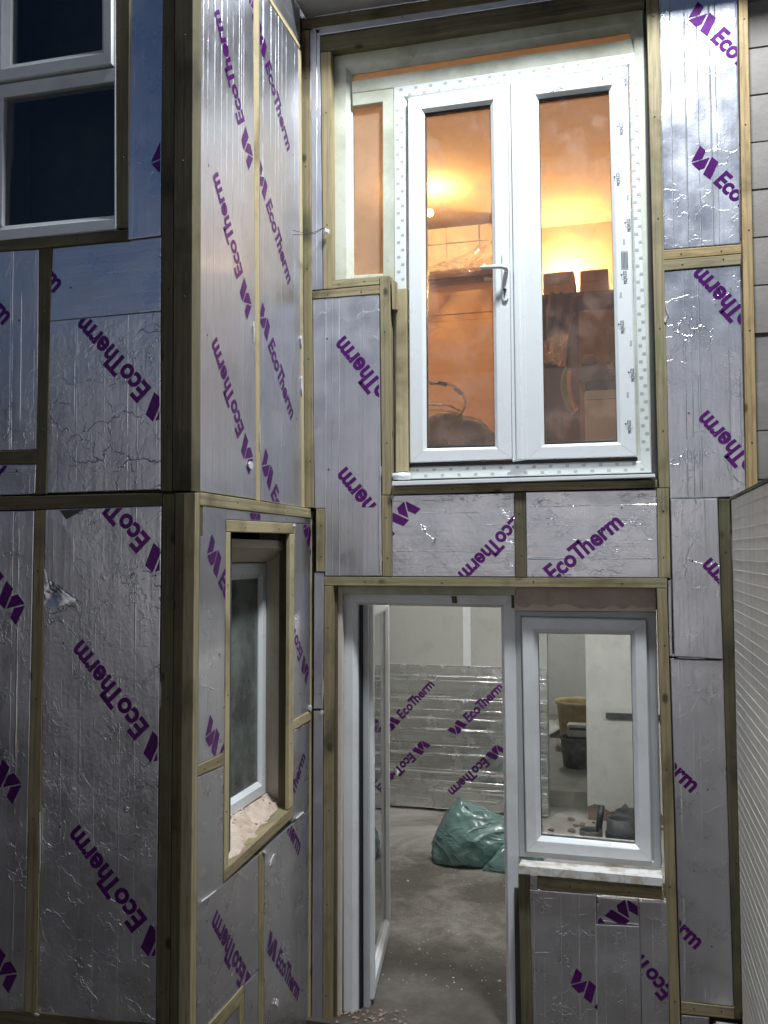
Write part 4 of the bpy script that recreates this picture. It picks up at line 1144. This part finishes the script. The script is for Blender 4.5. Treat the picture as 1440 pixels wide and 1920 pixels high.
# wall cabinets
CY = 7.35
kc = empty('wall_cabinets', (-1.3, CY, 4.6), 'pale wall cabinets under the ceiling glow, left pane of the upper doors', 'cabinet')
xs = [P(x, 460, 1, CY).x for x in (722, 790, 837, 899, 962)]
zl, zh, zm = P(860,520,1,CY).z, P(860,424,1,CY).z, P(860,455,1,CY).z
box('carcass', (xs[0], CY+.02, zl), (xs[-1], CY+.36, zh), WHITEP, kc)
for i in range(4):
    box('cabinet_door', (xs[i]+.004, CY, zm+.004), (xs[i+1]-.004, CY+.019, zh-.003), WHITEP, kc, .003)
    box('cabinet_door', (xs[i]+.004, CY, zl+.003), (xs[i+1]-.004, CY+.019, zm-.004), WHITEP, kc, .003)
# draped polythene
s = N('clear_polythene'); v = s.coord(); s.t.nodes.remove(s.b)
tr = s.n('ShaderNodeBsdfTransparent'); gl = s.n('ShaderNodeBsdfGlossy'); gl.inputs['Roughness'].default_value = .18; gl.inputs[0].default_value = (1, .9, .8, 1)
tl = s.n('ShaderNodeBsdfTranslucent'); tl.inputs[0].default_value = (.8, .7, .6, 1)
mx = s.n('ShaderNodeMixShader'); mx.inputs[0].default_value = .5; s.l(gl.outputs[0], mx.inputs[1]); s.l(tl.outputs[0], mx.inputs[2])
m2 = s.n('ShaderNodeMixShader'); s.l(s.ramp(s.noise(v, 9, 4, .6, 2), .35, .65, .15, .8), m2.inputs[0]); s.l(tr.outputs[0], m2.inputs[1]); s.l(mx.outputs[0], m2.inputs[2]); s.l(m2.outputs[0], s.out.inputs[0])
POLY = s.m
bm = bmesh.new(); nx, ny = 40, 14; g = []
for j in range(ny+1):
    r_ = []
    for i in range(nx+1):
        s_, t = i/nx, j/ny
        topx = 780+190*s_; topy = 505-95*max(0, (s_-.15)/.85)**1.1-6*math.sin(s_*9)
        boty = 500+14*math.sin(s_*3.1)-22*max(0, s_-.35)
        y_ = topy*(1-t)+(max(boty, topy+3))*t
        r_.append(bm.verts.new(P(topx, y_, 1, 7.0+.05*math.sin(s_*20+t*4)+.04*math.sin(t*9+s_*5))))
    g.append(r_)
for j in range(ny):
    for i in range(nx): bm.faces.new((g[j][i], g[j][i+1], g[j+1][i+1], g[j+1][i]))
sets(bm_obj('polythene_sheet', bm, POLY, smooth=True), 'crumpled clear plastic sheet draped in front of the wall cabinets', 'plastic sheet')
# dark stored bundle under the sheet
dk = mat_plain('brown_shadow_cloth', (.13, .08, .05), .9)
o = box('stored_bundle', (P(795,500,1,7.1).x, 7.1, P(795,533,1,7.1).z), (P(960,480,1,7.1).x, 7.19, P(800,507,1,7.1).z), dk, None, .04); sets(o, 'brown wrapped bundle behind the top of the pale panel', 'bundle')
# big pale panel leaning
PY = 7.2
pn = empty('leaning_panel', P(860, 840, 1, PY), 'large pale wardrobe panel standing under the cabinets behind the left door glass', 'panel')
z0, z1 = 2.66, P(860, 529, 1, PY).z; xa, xb = P(790, 600, 1, PY).x, P(951, 600, 1, PY).x
PAN = mat_plain('panel_paint', (.60, .40, .25), .55, bst=.03, var=.05)
zj, zk = P(860, 589, 1, PY).z, P(860, 601, 1, PY).z
box('upper_panel', (xa, PY, zj+.003), (xb, PY+.03, z1), PAN, pn, .004)
box('band', (xa, PY+.004, zk+.002), (xb, PY+.03, zj), PAN, pn, .002)
box('lower_panel', (xa, PY, z0), (xb, PY+.03, zk), PAN, pn, .004)
for a_, b_ in ((819, 836), (877, 894)):
    box('bracket_tab', (P(a_, 520, 1, PY).x, PY+.005, z1), (P(b_, 520, 1, PY).x, PY+.02, z1+.035), WHITEP, pn, .002)
# chrome chair
ch = empty('chrome_chair', P(830, 850, 1, 4.95), 'chrome tube armchair with dark seat behind the left door glass', 'chair')
cy = 4.95
def cp(x, y, d=0): return P(x, y, 1, cy+d)
def spline(pts, k=8):
    out = []
    for i in range(len(pts)-1):
        p0, p1, p2, p3 = pts[max(i-1, 0)], pts[i], pts[i+1], pts[min(i+2, len(pts)-1)]
        for j in range(k):
            t = j/k; out.append(.5*((2*p1)+(p2-p0)*t+(2*p0-5*p1+4*p2-p3)*t*t+(3*p1-p0-3*p2+p3)*t**3))
    out.append(pts[-1]); return out
tube('arm_rail', spline([cp(770,722,.1), cp(800,717), cp(835,719), cp(860,730), cp(873,752,.06), cp(866,772,.1), cp(850,786,.14), cp(838,796,.16)]), .0085, CHROME, ch)
tube('back_rail', spline([cp(780,757,.05), cp(810,759,.04), cp(840,760,.05), cp(862,770,.1)]), .007, CHROME, ch)
tube('seat_rail', spline([cp(780,770,.1), cp(815,768,.1), cp(845,772,.1), cp(866,778,.14)]), .006, CHROME, ch)
tube('arm_pad', spline([cp(807,718,-.001), cp(822,718,-.001), cp(838,721,-.001)]), .0125, BLACKP, ch)
tube('arm_pad', spline([cp(853,728,-.001), cp(860,733,-.001), cp(865,738,-.001)]), .0125, BLACKP, ch)
bm = bmesh.new(); bmesh.ops.create_icosphere(bm, subdivisions=4, radius=1)
from mathutils import noise as mn
cc = P(845, 850, 1, 5.1); 
for v in bm.verts:
    q = v.co.copy(); f = mn.noise(q*2.3)*.12
    v.co = Vector((q.x*.30, q.y*.13, q.z*.23))*(1+f)
bm_obj('seat_bag', bm, mat_plain('dark_bag', (.055, .055, .055), .45, bsc=14, bst=.8, bd=.02), ch, Matrix.Translation(cc), smooth=True)
# shelf unit with boxes (right pane)
SY = 6.3
shf = empty('shelf_unit', P(1080, 700, 1, SY), 'tall brown shelf unit holding cardboard boxes behind the right door glass', 'shelf')
BRN = mat_plain('brown_board', (.16, .09, .06), .7, var=.2)
GRW = mat_plain('grey_brown_panel', (.26, .20, .16), .7, var=.1)
zs = P(1080, 548, 1, SY).z; xl, xr_ = P(1012, 600, 1, SY).x, P(1165, 600, 1, SY).x
box('shelf_board', (xl, SY, zs-.03), (xr_, SY+.45, zs), BRN, shf)
box('back_panel', (xl, SY+.44, UZ), (xr_, SY+.46, zs+.13), BRN, shf)
box('side_panel', (xl-.02, SY, UZ), (xl, SY+.46, zs-.03), BRN, shf)
box('front_panel', (P(1085,600,1,SY).x, SY-.0, UZ), (xr_, SY+.02, P(1085,583,1,SY).z), GRW, shf)
for i, (a_, b_, t_) in enumerate(((1018, 1076, 511), (1087, 1141, 506))):
    o = empty('cardboard_box', P((a_+b_)/2, 545, 1, SY), ['brown cardboard box on the shelf behind the right glass, nearer the doors meeting post', 'brown cardboard box on the shelf behind the right glass, nearer the taped frame'][i], 'box', 'cardboard boxes on the upstairs shelf')
    box('carton', (P(a_, 530, 1, SY).x, SY+.02, zs), (P(b_, 530, 1, SY).x, SY+.4, P(a_, t_, 1, SY).z), CARD, o, .004)
    box('tape_strip', (P(a_+4, 530, 1, SY).x, SY+.015, zs+.07), (P(b_-8, 530, 1, SY).x, SY+.019, P(a_, t_+3, 1, SY).z), mat_plain('box_label', (.36, .24, .14), .6), o)
# hanging dark coat
def cloth(name, px, yv, mat, lbl, cat, amp=.03, th=.05):
    pts = [P(x, y, 1, yv) for x, y in px]
    bm = bmesh.new(); ny, nx = 16, 16; g = []
    a, b, c_, d = pts
    for j in range(ny+1):
        g.append([bm.verts.new(((a*(1-i/nx)+b*(i/nx))*(1-j/ny)+(d*(1-i/nx)+c_*(i/nx))*(j/ny))+Vector((0, amp*math.sin(i*1.3+j*.25)+random.uniform(-.004, .004)-.06*math.sin(math.pi*i/nx), 0))) for i in range(nx+1)])
    for j in range(ny):
        for i in range(nx): bm.faces.new((g[j][i], g[j][i+1], g[j+1][i+1], g[j+1][i]))
    return sets(bm_obj(name, bm, mat, smooth=True), lbl, cat)
cloth('hanging_coat', [(1024,552),(1080,556),(1068,690),(1022,650)], 6.15, mat_plain('dark_brown_coat', (.055, .025, .02), .9), 'dark brown coat hanging below the left cardboard box', 'coat')
cloth('clear_dust_cover', [(1018,640),(1066,625),(1060,690),(1018,682)], 6.05, POLY, 'crumpled clear plastic below the hanging coat', 'plastic')
# high visibility jacket strip
bm = bmesh.new()
for pts_, wd in (([cp(1066,690), cp(1058,710), cp(1060,740), cp(1072,765), cp(1080,772)], .028),):
    tube_bm(bm, spline([P(p[0], p[1], 1, 5.6) for p in ((1068,692),(1061,710),(1062,738),(1070,760),(1080,770))]), .03, 10)
sets(bm_obj('high_visibility_vest', bm, mat_plain('green_vest', (.13, .19, .04), .8), smooth=True), 'green and orange safety vest edge hanging by the office furniture', 'vest')
tb_ = tube('orange_band', spline([P(p[0], p[1], 1, 5.57) for p in ((1068,696),(1067,712),(1069,738),(1074,756),(1081,768))]), .012, mat_plain('orange_band', (.65, .33, .12), .7), bpy.data.objects['high_visibility_vest'])
# cabinet and office items
KY = 5.0
def cab(name, x0, y0, x1, y1, yv, dep, mat, lbl, cat, bev=.004):
    a_, b_ = P(x0, y0, 1, yv), P(x1, y1, 1, yv)
    o = box(name, (a_.x, yv, b_.z), (b_.x, yv+dep, a_.z), mat, None, bev); return sets(o, lbl, cat)
o = cab('filing_cabinet', 1096, 733, 1175, 900, KY, .5, mat_plain('cream_metal', (.74, .71, .60), .5, var=.05, bst=.03), 'cream filing cabinet in the lower corner of the right pane', 'cabinet')
a_ = P(1096, 750, 1, KY); box('drawer_gap', (a_.x+.004, KY-.001, a_.z-.002), (a_.x+.24, KY+.002, a_.z+.001), GASKET, o)
cab('black_case', 1098, 714, 1165, 733.5, KY+.03, .4, mat_plain('black_case', (.018, .02, .02), .5), 'flat black case lying on the cream filing cabinet', 'case')
cab('grey_printer', 1086, 682, 1139, 714, KY+.25, .4, mat_plain('grey_printer', (.14, .13, .12), .5), 'dark grey printer behind the black case', 'printer', .012)
cab('dark_bag', 1138, 680, 1175, 716, KY+.1, .2, mat_plain('dark_bag2', (.02, .03, .032), .6), 'dark bag beside the grey printer', 'bag', .03)
o = cab('white_kettle_box', 1091, 664, 1117, 682, KY+.35, .15, mat_plain('white_appliance', (.55, .50, .44), .5), 'small white appliance on top of the grey printer', 'appliance', .012)
cab('paper_roll', 1136, 612, 1175, 682, KY+.4, .1, mat_plain('pale_roll', (.48, .42, .34), .6), 'pale upright roll at the right edge behind the glass', 'roll', .02)
AMB = (1.0, .59, .25)
lamp('uplighter_bulb', P(806, 399, 1, 6.65), 300, AMB, .03, 'warm bulb close under the ceiling left of the cabinets', emit=25)
lamp('uplighter_bulb', P(1058, 527, 1, 7.55), 700, AMB, .05, 'warm bulb close under the ceiling behind the cardboard boxes', emit=25)

lamp('fill_bulb', Vector((-2.7, 5.5, 4.5)), 120, AMB, .06, 'added warm fill bulb in the upstairs room out of sight left of the side light')  # unseen lamp added to brighten the left pane and side light
lamp('fill_bulb', Vector((1.1, 5.3, 4.6)), 70, AMB, .06, 'added warm fill bulb in the upstairs room out of sight to the right')  # unseen lamp added as warm fill from the right
# ------------------------------------------------------------------ outside: ground, garden wall, flood light
sets(box('courtyard_ground', (-30, -40, -.3), (30, 4.37, -.04), GRND), 'dark ground of the courtyard', kind='structure')
gw = box('garden_wall', (-14, -5.4, -.05), (10, -5.2, 5.2), FENCE); sets(gw, 'plain rendered garden wall behind the viewpoint', 'wall', kind='thing')
fl = empty('flood_light', (-.1, 2.95, 6.95), 'white work flood light high above the doors with an added garden-facing head, out of the picture', 'lamp')
box('lamp_housing', (-.25, 2.9, 6.96), (.05, 3.1, 7.02), BLACKP, fl, .01)
def flood(loc, tgt, e, ang, blend, soft, col=(.88, .95, 1.0)):
    sp = bpy.data.lights.new('flood', 'SPOT'); sp.energy = e; sp.color = col; sp.spot_size = rad(ang); sp.spot_blend = blend; sp.shadow_soft_size = soft
    so = bpy.data.objects.new('flood_beam', sp); q = (tgt-loc).to_track_quat('-Z', 'Y')
    link(so, fl, Matrix.Translation(loc) @ q.to_matrix().to_4x4())
flood(Vector((.3, 2.99, 6.92)), Vector((-.6, 4.25, 2.5)), 1650, 100, .9, .24)
flood(Vector((-.1, 2.85, 6.92)), Vector((-1.5, -5.2, 2.6)), 5300, 80, .9, .09)  # second head, added to brighten the garden wall that the foil reflects
